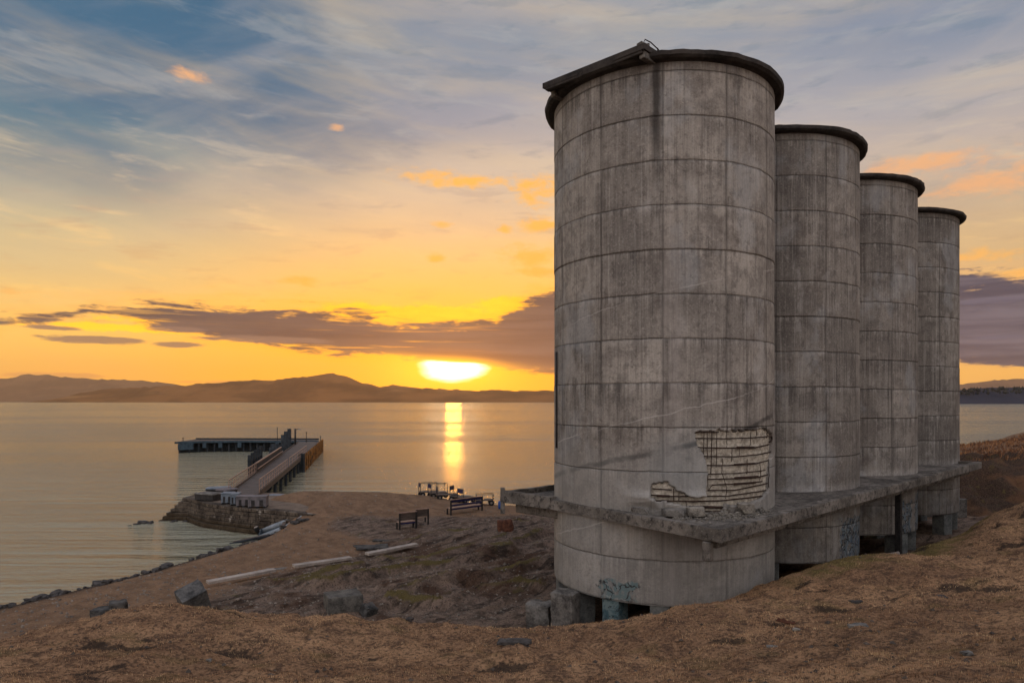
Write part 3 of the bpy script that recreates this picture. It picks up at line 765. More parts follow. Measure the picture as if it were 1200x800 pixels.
ridge('hills', [(60,470),(90,461),(130,455),(200,452),(270,447),(330,444),(362,441),(375,440),(390,438),(398,439),(410,441),(425,448),(445,453),(460,451),(480,454),(560,457),(640,458),(760,460),(900,464),(1000,470)], 7000, 700, HM1, 'low brown hills on the horizon below the sun', 1.0, 15)
ridge('hills', [(1020,462),(1080,455),(1127,450),(1160,446),(1200,444),(1300,440),(1450,446),(1600,452)], 9800, 700, HM2, 'pale mauve hill far off behind the last silo', .6, 25)
o_wood = ridge('hills', [(1000,470),(1060,464),(1100,459),(1127,456.5),(1150,454.5),(1200,453.5),(1300,450),(1450,456),(1500,468)], 2600, 200, HM3, 'dark wooded headland across the water right of the silos', .4, 35)
# far wood on the headland
rn = np.random.RandomState(3)
n = 520; q = rn.uniform(1040, 1400, n)
D = 2600; tv, tf = [], []
for k in range(n):
    D_ = D + rn.uniform(-90, 60)
    X0 = (q[k]-600)/800*D_
    base = (470-np.interp(q[k], [1000,1060,1100,1127,1150,1200,1300,1450], [470,464,459.5,457.5,455.5,454.5,451,457]))/800*D_ + EYE - 5
    if rn.rand() < .35: base -= rn.uniform(0, 14); D_ -= 60
    h = rn.uniform(6, 15); w = h*rn.uniform(.25, .6)
    b = len(tv)
    for j in range(5):
        an = j*2*math.pi/5 + rn.rand()
        tv.append((X0+w*math.cos(an), D_+w*math.sin(an), base+h*rn.uniform(.2,.45)))
    tv.append((X0, D_, base+h)); tv.append((X0, D_, base-3))
    for j in range(5): tf += [(b+j, b+(j+1)%5, b+5), (b+(j+1)%5, b+j, b+6)]
WOOD = simple('far_wood_green', rgb(30,34,32), rgb(46,48,44), .05, .95)
wd = npmesh('far_wood', tv, tf, WOOD, smooth=False); tag(wd, 'dark line of far trees on the headland right of the silos', 'wood', kind='stuff')

# ------------------------------------------------------------------ silos
R = 4.0; Z0 = 2.96; ZT = 20.35
C0 = Vector((5.6, 25.7)); STEP = Vector((5.96, 5.80))
UD = STEP.normalized(); VD = Vector((UD.y, -UD.x))
CEN = [C0 + STEP*i for i in range(4)]
def hit(px, py, c=C0, r=R):
    """where the line of sight through px,py meets the silo wall: angle, height"""
    dx = (px-600)/800; dz = -(py-470)/800
    a = dx*dx+1; b = -2*(dx*c.x+c.y); cc = c.x**2+c.y**2-r*r
    q = max(b*b-4*a*cc, 0); t = (-b-math.sqrt(q))/(2*a)
    X, Y = dx*t, t
    return math.atan2(Y-c.y, X-c.x), EYE+dz*t
cr = lambda x, y: (740+x/5.717, 480+y/5.717)
POLY = [cr(*p) for p in [(425,150),(590,138),(720,142),(900,122),(946,170),(944,300),(930,400),(922,540),(860,600),(780,632),(640,640),(600,692),(460,692),(380,645),(170,612),(128,575),(128,500),(230,472),(300,535),(400,585),(500,578),(512,440),(500,340),(440,230)]]
PTZ = [hit(*p) for p in POLY]
def inpoly(T, Zz, P):
    inside = np.zeros(T.shape, bool); n = len(P)
    for i in range(n):
        x1, y1 = P[i]; x2, y2 = P[(i+1) % n]
        c = ((y1 > Zz) != (y2 > Zz)) & (T < (x2-x1)*(Zz-y1)/((y2-y1) if y2 != y1 else 1e-9)+x1)
        inside ^= c
    return inside
teal = (rgb(54,78,86), rgb(96,116,118), rgb(150,156,156))
blue = (rgb(44,66,88), rgb(92,104,112), rgb(160,164,168))
SM = [silo_mat('poured_concrete_first', -101.3, [(-133,-112,2.95,3.75)+teal], 0.0, True, True),
      silo_mat('poured_concrete_second', -73.0, [(-62,-28,2.9,4.7)+blue], 13.0, tone=.90),
      silo_mat('poured_concrete_third', -74.0, [(-70,-52,2.9,4.6)+blue, (-46,-10,3.0,4.9)+blue], 27.0, tone=.92),
      silo_mat('poured_concrete_fourth', -74.0, [(-40,-5,2.9,3.9)+blue], 41.0, tone=.84)]
PILLAR = simple('pillar_concrete', rgb(70,72,72), rgb(118,118,114), 2.0, .9, 0, .02)
def tealf(nt, bs):
    P = geo_pos(nt)
    n1 = noise(nt, P, 3.0, 5, .6, .8); n2 = noise(nt, P, 9.0, 4, .6)
    c = mix(nt, n1.ss(.4, .6), rgb(62,86,92), rgb(104,118,118)); c = mix(nt, n2.ss(.55, .65), c, rgb(52,56,58))
    setc(nt, bs, c)
TEALP = mat('teal_painted_concrete', tealf, .85)
silolabels = ['nearest and tallest looking grey concrete silo, its wall broken open to steel bars',
              'second concrete silo from the broken one, blue graffiti at its foot',
              'third concrete silo in the row, graffiti either side of a dark post',
              'farthest concrete silo in the row, standing on open legs by the bank']
def make_shell(i, root):
    fine = (i == 0)
    th = list(np.radians(np.arange(-180, 180, 2.0)))
    zs = list(np.arange(Z0, ZT, .36)) + [ZT]
    if fine:
        t0 = min(p[0] for p in PTZ)-.03; t1 = max(p[0] for p in PTZ)+.03
        z0 = min(p[1] for p in PTZ)-.08; z1 = max(p[1] for p in PTZ)+.08
        th = [t for t in th if not (t0 < t < t1)] + list(np.arange(t0, t1, .0085))
        zs = [q for q in zs if not (z0 < q < z1)] + list(np.arange(z0, z1, .034))
    # real ledges at the pour joints
    for k in range(-5, 9):
        zj = ZR+k*LIFT
        if Z0+.1 < zj < ZT-.1:
            for dz in (-.03, -.008, .008, .03): zs.append(zj+dz)
    th = np.array(sorted(th)); zs = np.array(sorted(zs))
    T, Zz = np.meshgrid(th, zs)
    li = np.floor((Zz-ZR)/LIFT).astype(int)
    ra = hashn(li.astype(np.int64)+50, np.full_like(li, i*7+3).astype(np.int64), 5)*.022 - .011
    zf = (Zz-ZR)/LIFT - np.round((Zz-ZR)/LIFT)
    groove = -.010*np.exp(-(np.abs(zf)*LIFT/.012)**2)
    r = R + ra + groove + .012*fbm(T*4, Zz*1.0, 7+i, 3)
    ins = np.zeros(T.shape, bool)
    if fine:
        wT = T + .012*fbm(T*30, Zz*7, 3, 3); wZ = Zz + .10*fbm(T*26, Zz*6, 13, 4)
        ins = inpoly(wT, wZ, PTZ)
        r = np.where(ins, R - .11 + .035*fbm(T*60, Zz*15, 23, 3) + .006*np.sin(Zz*2*math.pi/.29), r)
        # bulging torn lower lip
        lip = np.exp(-((Zz-6.35)/.22)**2)*sst(-2.15, -1.95, T)*sst(-.95, -1.1, T)
        r = np.where(ins, r, r + lip*(.12+.22*fbm(T*9, Zz*3, 33, 3)))
    X = r*np.cos(T); Y = r*np.sin(T)
    v = np.stack([X.ravel(), Y.ravel(), Zz.ravel()], 1)
    n, m = T.shape
    idx = np.arange(n*m).reshape(n, m)
    nxt = np.roll(idx, -1, axis=1)
    a = idx[:-1]; b = nxt[:-1]; c = nxt[1:]; d = idx[1:]
    f = np.stack([a.ravel(), b.ravel(), c.ravel(), d.ravel()], 1)
    cnt = ins.ravel()[f].sum(1)
    sh = f[cnt < 4]
    o = npmesh('wall', v, sh, SM[i], root)
    if fine:
        core = f[cnt == 4]; used = np.unique(core); mp = -np.ones(len(v), int); mp[used] = np.arange(len(used))
        npmesh('exposed_core', v[used], mp[core], CORE, root)
    # underside and a hopper ring
    bm = bmesh.new()
    N = 72
    def ring(rr, zz): return [bm.verts.new((rr*math.cos(2*math.pi*k/N), rr*math.sin(2*math.pi*k/N), zz)) for k in range(N)]
    prof = [ring(R-.02, Z0+.004), ring(R-.3, Z0+.004), ring(R-.3, Z0+.9), ring(.6, Z0+.2)]
    for p, q in zip(prof, prof[1:]):
        for k in range(N): bm.faces.new((p[k], p[(k+1)%N], q[(k+1)%N], q[k]))
    bm.faces.new(prof[-1])
    build('hopper', bm, DARK_CONC, root)
    return o
def make_silo(i):
    c = CEN[i]
    root = empty('concrete_silo', (c.x, c.y, 0))
    tag(root, silolabels[i], 'silo', 'row of four concrete silos')
    make_shell(i, root)
    # roof rim: thin slab with overhang and broken lip
    bm = bmesh.new(); N = 120
    def ring(rr, zz, j=0):
        out = []
        for k in range(N):
            a = 2*math.pi*k/N
            q = rr + j*float(fbm(math.cos(a)*9+i*5, math.sin(a)*9, 77, 3))
            out.append(bm.verts.new((q*math.cos(a), q*math.sin(a), zz+j*.6*float(fbm(math.cos(a)*14, math.sin(a)*14+i, 88, 3)))))
        return out
    prof = [ring(R-.05, ZT-.06), ring(R*1.055, ZT-.02), ring(R*1.078, ZT+.04, .05), ring(R*1.082, ZT+.17, .06), ring(R*1.05, ZT+.20, .04), ring(.5, ZT+.3)]
    for p, q in zip(prof, prof[1:]):
        for k in range(N): bm.faces.new((p[k], p[(k+1)%N], q[(k+1)%N], q[k]))
    bm.faces.new(prof[-1])
    build('roof_rim', bm, RIM_CONC, root)
    # pillars
    angs = [-150.8+24*k for k in range(15)] if i == 0 else [-17+(45 if i else 0)*k for k in range(8)]
    for k, a in enumerate(angs):
        a = math.radians(a)
        bm = bmesh.new()
        rr = R-.42
        X, Y = rr*math.cos(a), rr*math.sin(a)
        g = Hz(c.x+X, c.y+Y)-.3
        w = .62 if i == 0 else .8
        box(bm, (X, Y, (g+Z0+.02)/2), (.72, w, Z0+.02-g), rz=a, bev=.03, jit=.015)
        build('pillar', bm, TEALP if (i == 0 and k == 1) else PILLAR, root)
    return root
silos = [make_silo(i) for i in range(4)]

# reinforcement showing in the broken wall
def wallpt(cx, cy, off=-.02):
    px, py = cr(cx, cy); th, z = hit(px, py)
    r = R+off
    return (r*math.cos(th), r*math.sin(th), z)
BARS = [([(430,148),(590,148)],.016),([(425,190),(620,193),(800,188),(900,180),(944,176),(946,200),(930,218)],.018),([(436,252),(620,256),(830,254),(930,232)],.020),([(486,312),(700,314),(850,300),(944,280)],.018),
        ([(500,372),(640,373),(830,362),(925,338)],.018),([(515,430),(700,426),(905,405)],.016),([(515,465),(700,461),(860,450),(922,432)],.018),([(545,503),(700,496),(885,480)],.018),
        ([(512,540),(700,538),(920,492)],.018),([(500,578),(640,578),(910,540)],.018),([(155,608),(400,613),(600,609),(884,578)],.020),([(132,570),(250,579),(380,579)],.018),([(140,528),(270,536)],.018),
        ([(390,645),(620,653)],.018),([(460,678),(600,681)],.016),([(710,252),(830,252)],.036),([(690,368),(835,359)],.030),([(695,458),(855,448)],.036),([(690,497),(840,486)],.030),([(460,649),(610,654)],.036),([(170,575),(255,579)],.034),([(730,636),(785,626)],.016)]
VB = [([(487,150),(485,310)],.010),([(508,155),(510,330)],.010),([(540,150),(536,430)],.012),([(573,152),(572,385)],.010),([(612,325),(608,420),(640,520),(636,595)],.009),([(676,255),(674,350)],.009),([(778,330),(780,430)],.010),
      ([(512,430),(514,545),(545,500)],.009),([(283,528),(284,612)],.012),([(365,608),(370,662)],.010),([(910,130),(912,190)],.010),([(800,150),(802,240)],.009),([(725,255),(724,318)],.008),([(840,120),(842,180)],.010),([(922,330),(925,440),(920,530)],.010),([(320,545),(318,606)],.008),([(640,152),(642,250)],.008),([(865,350),(868,470)],.008)]
def addbar(pts, r):
    P = []
    for (a, b) in zip(pts, pts[1:]):
        for k in range(6):
            t = k/6; P.append(wallpt(a[0]*(1-t)+b[0]*t, a[1]*(1-t)+b[1]*t, -.02+rnd.uniform(-.012, .015)))
    P.append(wallpt(*pts[-1], -.05))
    bm = bmesh.new(); tube(bm, P, r*1.25, 6); build('reinforcing_bar', bm, REBAR, silos[0], smooth=True)
for p, r in BARS+VB: addbar(p, r)
# drain pipe down the left side and a small cable bracket
bm = bmesh.new()
a_, z_ = hit(653.5, 405)
pp = [((R+.05)*math.cos(a_), (R+.05)*math.sin(a_), q) for q in (11.3, 10.4, 9.2, 8.2, 7.8)]
tube(bm, pp, .035, 8); build('downpipe', bm, DARK_STEEL, silos[0], smooth=True)

# slab over the silo heads: end of the roof gallery, juts out past the first silo
roof = empty('roof_gallery_slab', (C0.x, C0.y, ZT+.2))
tag(roof, 'flat concrete slab jutting past the roof edge of the broken silo', 'roof slab')
def uv(u, v): p = UD*u + VD*v; return (p.x, p.y)
bm = bmesh.new()
prism(bm, [uv(-4.42,-1.95), uv(-4.14,2.13), uv(29.0,2.13), uv(29.0,-1.95)], -.06, .12)
build('slab', bm, RIM_CONC, roof)
bm = bmesh.new()
for (u0, v0, u1, v1) in ((-4.40,-1.85,-4.12,2.03),):
    beam(bm, (*uv(u0+.1, v0), -.10), (*uv(u1+.1, v1), -.10), .2, .12, .02)
build('edge_beam', bm, RIM_CONC, roof)
for v in (1.98, -1.8):
    bm = bmesh.new(); beam(bm, (*uv(-4.05, v), -.17), (*uv(-2.6, v), -.17), .2, .22, .02)
    build('side_beam', bm, GREY_CONC, roof)
bm = bmesh.new()
for k in range(9):
    x_, y_ = uv(-4.05+rnd.uniform(0,.7), 1.95+rnd.uniform(-.35,.15)); s_ = rnd.uniform(.08,.2)
    box(bm, (x_, y_, .12+s_*.3), (s_*1.3, s_, s_), rz=rnd.random()*3, jit=.02)
build('broken_corner', bm, GREY_CONC, roof)
bm = bmesh.new()
a0 = uv(-4.0, 1.95)
tube(bm, [(a0[0], a0[1], .12), (a0[0]+.1, a0[1], .34), (a0[0]+.3, a0[1]+.1, .3), (a0[0]+.6, a0[1]+.3, .16)], .02, 5)
a1 = uv(-3.2, 2.0); tube(bm, [(a1[0], a1[1], .1), (a1[0], a1[1], .34)], .02, 5)
build('bent_bar', bm, REBAR, roof)

# ------------------------------------------------------------------ loading ledge round the silos
ledge = empty('loading_ledge', (C0.x, C0.y, 5.9))
tag(ledge, 'long weathered concrete ledge wrapping round all four silos', 'ledge')
LM = ledge_mat()
ZL = 5.95
def W2(p): return Vector((p[0]-C0.x, p[1]-C0.y))
pA = W2((5.72, 18.7)); pK = W2((1.38, 24.55)); pL = W2((-.46, 26.3)); pE = W2((27.3, 39.68))
pF = pE + Vector((-.62, .78))*9.6; pB = pL + UD*6.0
pM = pL + UD*31.0
bm = bmesh.new(); prism(bm, [tuple(p) for p in (pA, pE, pF, pM, pL, pK)], -.28, -.06)
build('deck', bm, LM, ledge)
def edge_run(p, q, n, w=.36, h=.33, zc=-.09, dz=0.0):
    p = Vector(p); q = Vector(q)
    for k in range(n):
        a = p.lerp(q, k/n); b = p.lerp(q, (k+1)/n); d = (b-a).normalized()
        g = .012
        off = Vector((-d.y, d.x))*(w/2)
        j = rnd.uniform(-.018, .018)
        bm = bmesh.new()
        z_ = zc + dz*(k/n)
        N = 10
        rings = []
        for s in range(N+1):
            c = (a+d*g).lerp(b-d*g, s/N) + off
            wob = rnd.uniform(-.018, .018); top = rnd.uniform(-.025, .012)
            A = Vector((-d.y, d.x))*(w/2)
            rings.append([bm.verts.new((c.x-A.x*(1+wob), c.y-A.y*(1+wob), z_-h/2+rnd.uniform(-.01,.015)+j)), bm.verts.new((c.x+A.x, c.y+A.y, z_-h/2+j)),
                          bm.verts.new((c.x+A.x, c.y+A.y, z_+h/2+top+j)), bm.verts.new((c.x-A.x*(.93+wob), c.y-A.y*(.93+wob), z_+h/2+top*.5+j)), bm.verts.new((c.x-A.x*(1+wob), c.y-A.y*(1+wob), z_+h/2-.05+top+j))])
        for r0, r1 in zip(rings, rings[1:]):
            for m in range(5): bm.faces.new((r0[m], r0[(m+1)%5], r1[(m+1)%5], r1[m]))
        bm.faces.new(rings[0]); bm.faces.new(rings[-1])
        build('edge_beam', bm, LM, ledge)
edge_run(pA, pE, 20)
edge_run(pK, pA, 5)
edge_run(pL, pK, 1, h=.42, zc=-.04)
edge_run(pL+UD*3.6, pL, 1, w=.22, h=.28, zc=-.02)
edge_run(pE, pF, 3)
# secondary beam hung below the edge, bracket at the corner
bm = bmesh.new()
i0 = pA + UD*.5 - VD*.5; i1 = pE - UD*1.0 - VD*.5
beam(bm, (i0.x, i0.y, -.44), (i1.x, i1.y, -.44), .2, .26, .02); build('lower_beam', bm, LM, ledge)
bm = bmesh.new(); b0 = pA + UD*.1 - VD*.45
box(bm, (b0.x, b0.y, -.58), (.24, .24, .52), rz=.77, bev=.02); build('bracket', bm, LM, ledge)
bm = bmesh.new(); c0 = pL + UD*.5 + Vector((.5,-.5))*0 ; k0 = pK + UD*.3
beam(bm, (c0.x+.35, c0.y-.1, -.48), (k0.x+.2, k0.y+.3, -.48), .35, .42, .03); build('lower_beam', bm, LM, ledge)
bm = bmesh.new(); box(bm, (pL.x+.10, pL.y-.02, -.22), (.17, .17, 1.0), bev=.01); build('stub_post', bm, LM, ledge)
# dark uprights under the ledge; the first is added for an open slot's darkness
for px, Z in ((980, 28.3), (1053, 32.6)):
    x_ = (px-600)/800*Z; gz = Hz(x_, Z)-.2
    bm = bmesh.new(); box(bm, (x_-C0.x, Z-C0.y, (gz+5.6)/2-5.9), (.26, .26, 5.6-gz), rz=.77, bev=.02)
    build('dark_upright', bm, DARK_STEEL, ledge)

# rubble and fallen lumps on the ledge
def lump(bm, c, s, rz, jit=.25, sub=2, flat=.7, seed=0):
    r = bmesh.ops.create_icosphere(bm, subdivisions=sub, radius=1.0)
    for v in r['verts']:
        n = v.co.normalized()
        k = 1 + jit*2*float(fbm(n.x*1.6+seed, n.y*1.6+n.z*2.1, seed, 3))
        # planar facets
        v.co = n*k
        for ax, lim in ((0, .8), (1, .75), (2, .62)): v.co[ax] = max(-lim, min(lim, v.co[ax]))
    M = Matrix.Translation(c) @ Matrix.Rotation(rz, 4, 'Z') @ Matrix.Diagonal((s[0], s[1], s[2], 1))
    bmesh.ops.transform(bm, matrix=M, verts=r['verts'])
bm = bmesh.new()
for k in range(800):
    t = rnd.random()**.8
    a_ = math.radians(rnd.uniform(-98, -48))
    rr = 4.05 + abs(rnd.gauss(0, .38))
    p = Vector((rr*math.cos(a_), rr*math.sin(a_)))
    if (p-pA).dot(VD) > -.38 or (p-pA).dot(Vector((-.593,.805)).normalized()) < -8: continue
    dn = Vector((-.805,-.593)); 
    if (p-pA).dot(dn) > -.35: continue
    s_ = rnd.uniform(.012, .05)*(1+1.2*(rnd.random()<.12))
    zz = .07 + max(0, (.45-(rr-4.05)))*.35*rnd.random() - .05
    box(bm, (C0.x+p.x, C0.y+p.y, 5.84+zz), (s_*1.4, s_, s_*.8), rz=rnd.random()*3, jit=s_*.25)
rb = build('rubble', bm, RUBBLE); tag(rb, 'scree of broken concrete chips on the ledge corner below the bared steel', 'rubble', kind='stuff')
for (px, rr, s, lab) in ((752, 4.25, (.34,.2,.2), 'rounded lump of fallen concrete leaning on the silo wall, left of the bars'), (787, 4.3, (.42,.24,.2), 'long dark lump of fallen concrete below the lower row of bars'),
                    (812, 4.28, (.36,.24,.26), 'pale broken lump of concrete at the middle of the rubble'), (868, 4.25, (.34,.26,.3), 'yellowish broken lump of concrete at the right of the rubble')):
    a_, _ = hit(px, 595)
    bm = bmesh.new(); lump(bm, (0,0,0), s, a_+1.57, seed=px)
    o = build('fallen_lump', bm, RUBBLE if px > 800 else GREY_CONC, loc=(C0.x+rr*math.cos(a_), C0.y+rr*math.sin(a_), 5.9+s[2]*.55), smooth=False)
    tag(o, lab, 'concrete lump')

# ------------------------------------------------------------------ blocks, kerbs, stones
def block(name, px, py, Z, s, rz, m, lab, cat, tilt=(0,0), rise=0.0, group=None, jit=.075):
    x_ = (px-600)/800*Z
    g = Hz(x_, Z)
    bm = bmesh.new()
    bmesh.ops.create_cube(bm, size=1.0)
    bmesh.ops.subdivide_edges(bm, edges=bm.edges[:], cuts=6, use_grid_fill=True)
    for v in bm.verts:
        v.co = Vector((v.co.x*s[0], v.co.y*s[1], v.co.z*s[2]))
    for v in bm.verts:
        q = v.co
        n_ = float(fbm(q.x*2.2+px, q.y*2.2+q.z*1.7+py, 5, 4))
        k = jit*n_*1.6
        corner = sum(1 for a in range(3) if abs(abs(q[a])-s[a]/2) < 1e-4)
        d = q.normalized()
        q += d*k
        if corner >= 2: q -= d*rnd.uniform(.2, 1.0)*jit*.8
    o = build(name, bm, m, loc=(x_, Z, g + s[2]/2 - .12 + rise))
    o.rotation_euler = (tilt[0], tilt[1], rz)
    if lab: tag(o, lab, cat, group)
    return o
block('concrete_block', 634, 715, 23.9, (.85,.75,.85), -.4, GREY_CONC, 'lower square footing block left of the silo legs', 'block', rise=.12)
block('concrete_block', 663, 706, 23.2, (.8,.8,1.35), -.5, GREY_CONC, 'taller split footing block against the dark silo leg', 'block', rise=.15)
block('concrete_block', 402, 712, 25.2, (1.25,1.0,.62), .45, simple('pitted_grey_concrete', rgb(54,52,49), rgb(104,99,92), 3.0, .9, 0, .02), 'flat topped hollow grey block lying alone on the broken floor', 'block', rise=.06, jit=.03)
block('concrete_block', 432, 714, 25.0, (.6,.5,.42), .9, DARK_CONC, 'small pointed dark block beside the flat topped block', 'block', tilt=(.3,.2), rise=.08)
block('concrete_block', 226, 698, 26.3, (.95,.9,.85), .7, simple('split_dark_concrete', rgb(46,45,44), rgb(98,94,90), 2.6, .9, 0, .02), 'dark cube of concrete tipped on its corner at the slope edge', 'block', tilt=(.35,-.35), rise=.0, jit=.03)
block('concrete_block', 190, 703, 21.0, (1.15,.7,.13), .1, DARK_CONC, 'thin broken slab lying beside the tipped cube', 'slab', tilt=(.12,.06), rise=.14, jit=.03)
block('concrete_block', 203, 708, 20.5, (.85,.45,.09), .35, GREY_CONC, 'pale edged thin slab in front of the tipped cube', 'slab', tilt=(.15,-.05), rise=.12, jit=.03)
block('concrete_block', 121, 706, 26.5, (.75,.6,.5), .15, DARK_CONC, 'left of two dark blocks by the beach path', 'block', rise=.12)
block('concrete_block', 138, 703, 26.8, (.6,.6,.6), .5, DARK_CONC, 'right and higher of two dark blocks by the beach path', 'block', rise=.12)
block('brick_block', 592, 618, 40.6, (.85,.5,.72), .1, BRICK_RED, 'squat red brick lump standing on the old floor', 'brick block', tilt=(0,-.06), rise=.06, jit=.08)
block('flat_slab', 436, 638, 38.6, (1.9,.9,.10), .35, DARK_CONC, 'dark flat slab lying on the sand below the twin bench', 'slab', tilt=(.05,.02), rise=.1)
block('flat_slab', 455, 629, 40.6, (1.9,.35,.10), -.15, DARK_CONC, 'narrow dark slab edge at the corner of the old floor', 'slab', tilt=(.02,.02), rise=.08)
block('flat_slab', 324, 661, 34.3, (1.1,.5,.12), .3, GREY_CONC, 'small grey slab half sunk in the beach path', 'slab', rise=.04)
def kerb(px0, px1, Z0_, Z1_, lab):
    p = Vector(((px0-600)/800*Z0_, Z0_)); q = Vector(((px1-600)/800*Z1_, Z1_))
    ha = Hz(*p); hb = Hz(*q)
    h_ = max(ha, hb)
    bm = bmesh.new(); N = 14
    d = (q-p).normalized(); A = Vector((-d.y, d.x))*.21
    rings = []
    for s in range(N+1):
        c = p.lerp(q, s/N); z_ = ha+(hb-ha)*s/N + .28
        w1 = rnd.uniform(-.015,.015)
        rings.append([bm.verts.new((c.x-A.x, c.y-A.y, z_-.11)), bm.verts.new((c.x+A.x, c.y+A.y, z_-.11)), bm.verts.new((c.x+A.x*(1+w1), c.y+A.y*(1+w1), z_+w1*.4)), bm.verts.new((c.x-A.x*(1+w1), c.y-A.y*(1+w1), z_+w1*.4))])
    for r0, r1 in zip(rings, rings[1:]):
        for m in range(4): bm.faces.new((r0[m], r0[(m+1)%4], r1[(m+1)%4], r1[m]))
    bm.faces.new(rings[0]); bm.faces.new(rings[-1])
    o = build('concrete_kerb', bm, PALE_CONC); tag(o, lab, 'kerb', 'pale kerbs along the beach path')
kerb(243, 322, 30.4, 32.3, 'pale straight kerb nearest the tipped dark cube')
kerb(344, 411, 33.2, 35.0, 'pale straight kerb in the middle of the line of three')
kerb(430, 488, 35.9, 38.0, 'pale straight kerb nearest the benches')
# stones in the turf
for k, (px, py, Z, s, m, lab) in enumerate([
    (603,764,13.9,(.42,.2,.07),ROCK,'dark flat stone in the turf below the footing blocks'),
    (1005,743,13.2,(.22,.14,.05),GREY_CONC,'grey flat stone in the turf right of the rusty scrap'),
    (933,741,13.4,(.09,.06,.04),RUBBLE,'small pale stone in the turf just below the rusty scrap'),
    (905,756,12.4,(.12,.07,.04),GREY_CONC,'pale sliver of stone left of the bigger grey flat stone'),
    (1133,772,9.6,(.09,.07,.05),GREY_CONC,'lone grey stone in the lower right turf'),
    (1003,706,17.0,(.20,.12,.06),ROCK,'dark stone up the slope right of the rusty scrap'),
    (245,774,12.8,(.06,.05,.04),GREY_CONC,'tiny grey stone in the lower left turf'),
    (480,735,18.0,(.13,.1,.08),ROCK,'small dark stone on the crest under the flat topped block'),
    (1100,701,16.6,(.24,.14,.05),ROCK,'dark patchy stone in the turf at the right side'),
    (65,726,19.0,(1.1,.35,.05),ROCK,'long dark rocky outcrop on the slope near the water, left edge')]):
    x_ = (px-600)/800*Z
    bm = bmesh.new(); lump(bm, (0,0,0), s, 0, jit=.45, sub=3, seed=k*3+1)
    o = build('stone', bm, m, loc=(x_, Z, Hz(x_, Z)+s[2]*.35)); o.rotation_euler = (0,0,rnd.uniform(-.3,.3))
    tag(o, lab, 'stone')
# rusty scrap
x_, Z_ = (921-600)/800*14.6, 14.6
bm = bmesh.new()
P = [(-.24,.0),(-.17,.07),(-.10,.05),(-.02,.09),(.05,.05),(.12,.06),(.20,.035),(.23,.06),(.26,.0),(.12,-.03),(-.05,-.02)]
v0 = [bm.verts.new((a, .0+.05*math.sin(a*9), b+.05)) for a, b in P]; v1 = [bm.verts.new((a, .018+.05*math.sin(a*9), b+.05)) for a, b in P]
bm.faces.new(v0); bm.faces.new(v1)
for k in range(len(P)): bm.faces.new((v0[k], v0[(k+1)%len(P)], v1[(k+1)%len(P)], v1[k]))
o = build('rusty_scrap', bm, RUST, loc=(x_, Z_, Hz(x_, Z_)+.02)); o.rotation_euler = (-.6, .12, .1)
tag(o, 'torn strip of rusty red steel lying in the foreground turf', 'scrap metal')

# rocks along the waterline
rockmesh = []
for k in range(7):
    bm = bmesh.new(); lump(bm, (0,0,0), (1,1,.75), 0, jit=.4, sub=2, seed=100+k*7)
    me = bpy.data.meshes.new('rock'); bm.to_mesh(me); bm.free(); me.materials.append(ROCK); rockmesh.append(me)
def rock(x_, y_, s, lab, grp, dz=0.0, z_=None):
    o = bpy.data.objects.new('rock', rnd.choice(rockmesh)); C.objects.link(o)
    zz = Hz(x_, y_) if z_ is None else z_
    o.location = (x_, y_, zz+s*.25+dz); o.scale = (s, s*rnd.uniform(.6,1), s*rnd.uniform(.55,.9)); o.rotation_euler = (rnd.uniform(-.2,.2), rnd.uniform(-.2,.2), rnd.random()*6)
    tag(o, lab, 'rock', grp)
SL = [(-60,731),(0,713),(50,700),(100,689),(167,673),(212,660),(260,646),(292,637),(306,633)]
def shorept(t):
    px = -60+366*t; py = np.interp(px, [a for a, b in SL], [b for a, b in SL]); Z = EYE*800/(py-470)
    return (px-600)/800*Z, Z
for k in range(300):
    t = rnd.random()
    if rnd.random() > .25+1.3*abs(float(fbm(t*14, 3.3, 9, 2)))*2: continue
    x_, y_ = shorept(t)
    off = rnd.gauss(.35, .38)
    s = rnd.choice((.06,.08,.1,.12,.16,.2,.3))*rnd.uniform(.8,1.3)
    rock(x_+.62*off, y_-.78*off, s, 'dark wet rock along the waterline of the beach', 'rocks along the waterline')
for k in range(46):
    px = rnd.choice((rnd.uniform(333,392), rnd.uniform(333,500), rnd.uniform(333,500)))
    Z = np.interp(px, [333,400,450,500], [58.0,58.6,59.2,58.2]) + rnd.uniform(-.3,.9)
    s = rnd.uniform(.14,.34)*(1.5 if 345 < px < 385 else 1)
    rock((px-600)/800*Z, Z, s, 'dark rock on the far edge of the beach beyond the path', 'rocks on the far edge of the beach')
for k, (px, py, s) in enumerate(((160,614,.35),(168,612.5,.5),(176,613,.4),(152,615.5,.25),(203,607,.55),(206,604,.5),(199,609,.4),(218,611,.35),(203,611,.4))):
    Z = EYE*800/(py-470)
    rock((px-600)/800*Z, Z, s, ('black rock standing out of the sea off the quay' if px < 190 else 'black rock at the foot of the quay steps'), ('rocks standing out of the sea' if px < 190 else 'rocks at the foot of the quay'), z_=-.12)
for k in range(34):
    t = rnd.random(); px = 296+t*64; Z = 47.8-1.6*t + rnd.uniform(-.5,.3)
    rock((px-600)/800*Z, Z, rnd.uniform(.12,.3), 'brown rock in the bank beside the beached dinghy', 'rocks beside the dinghy')

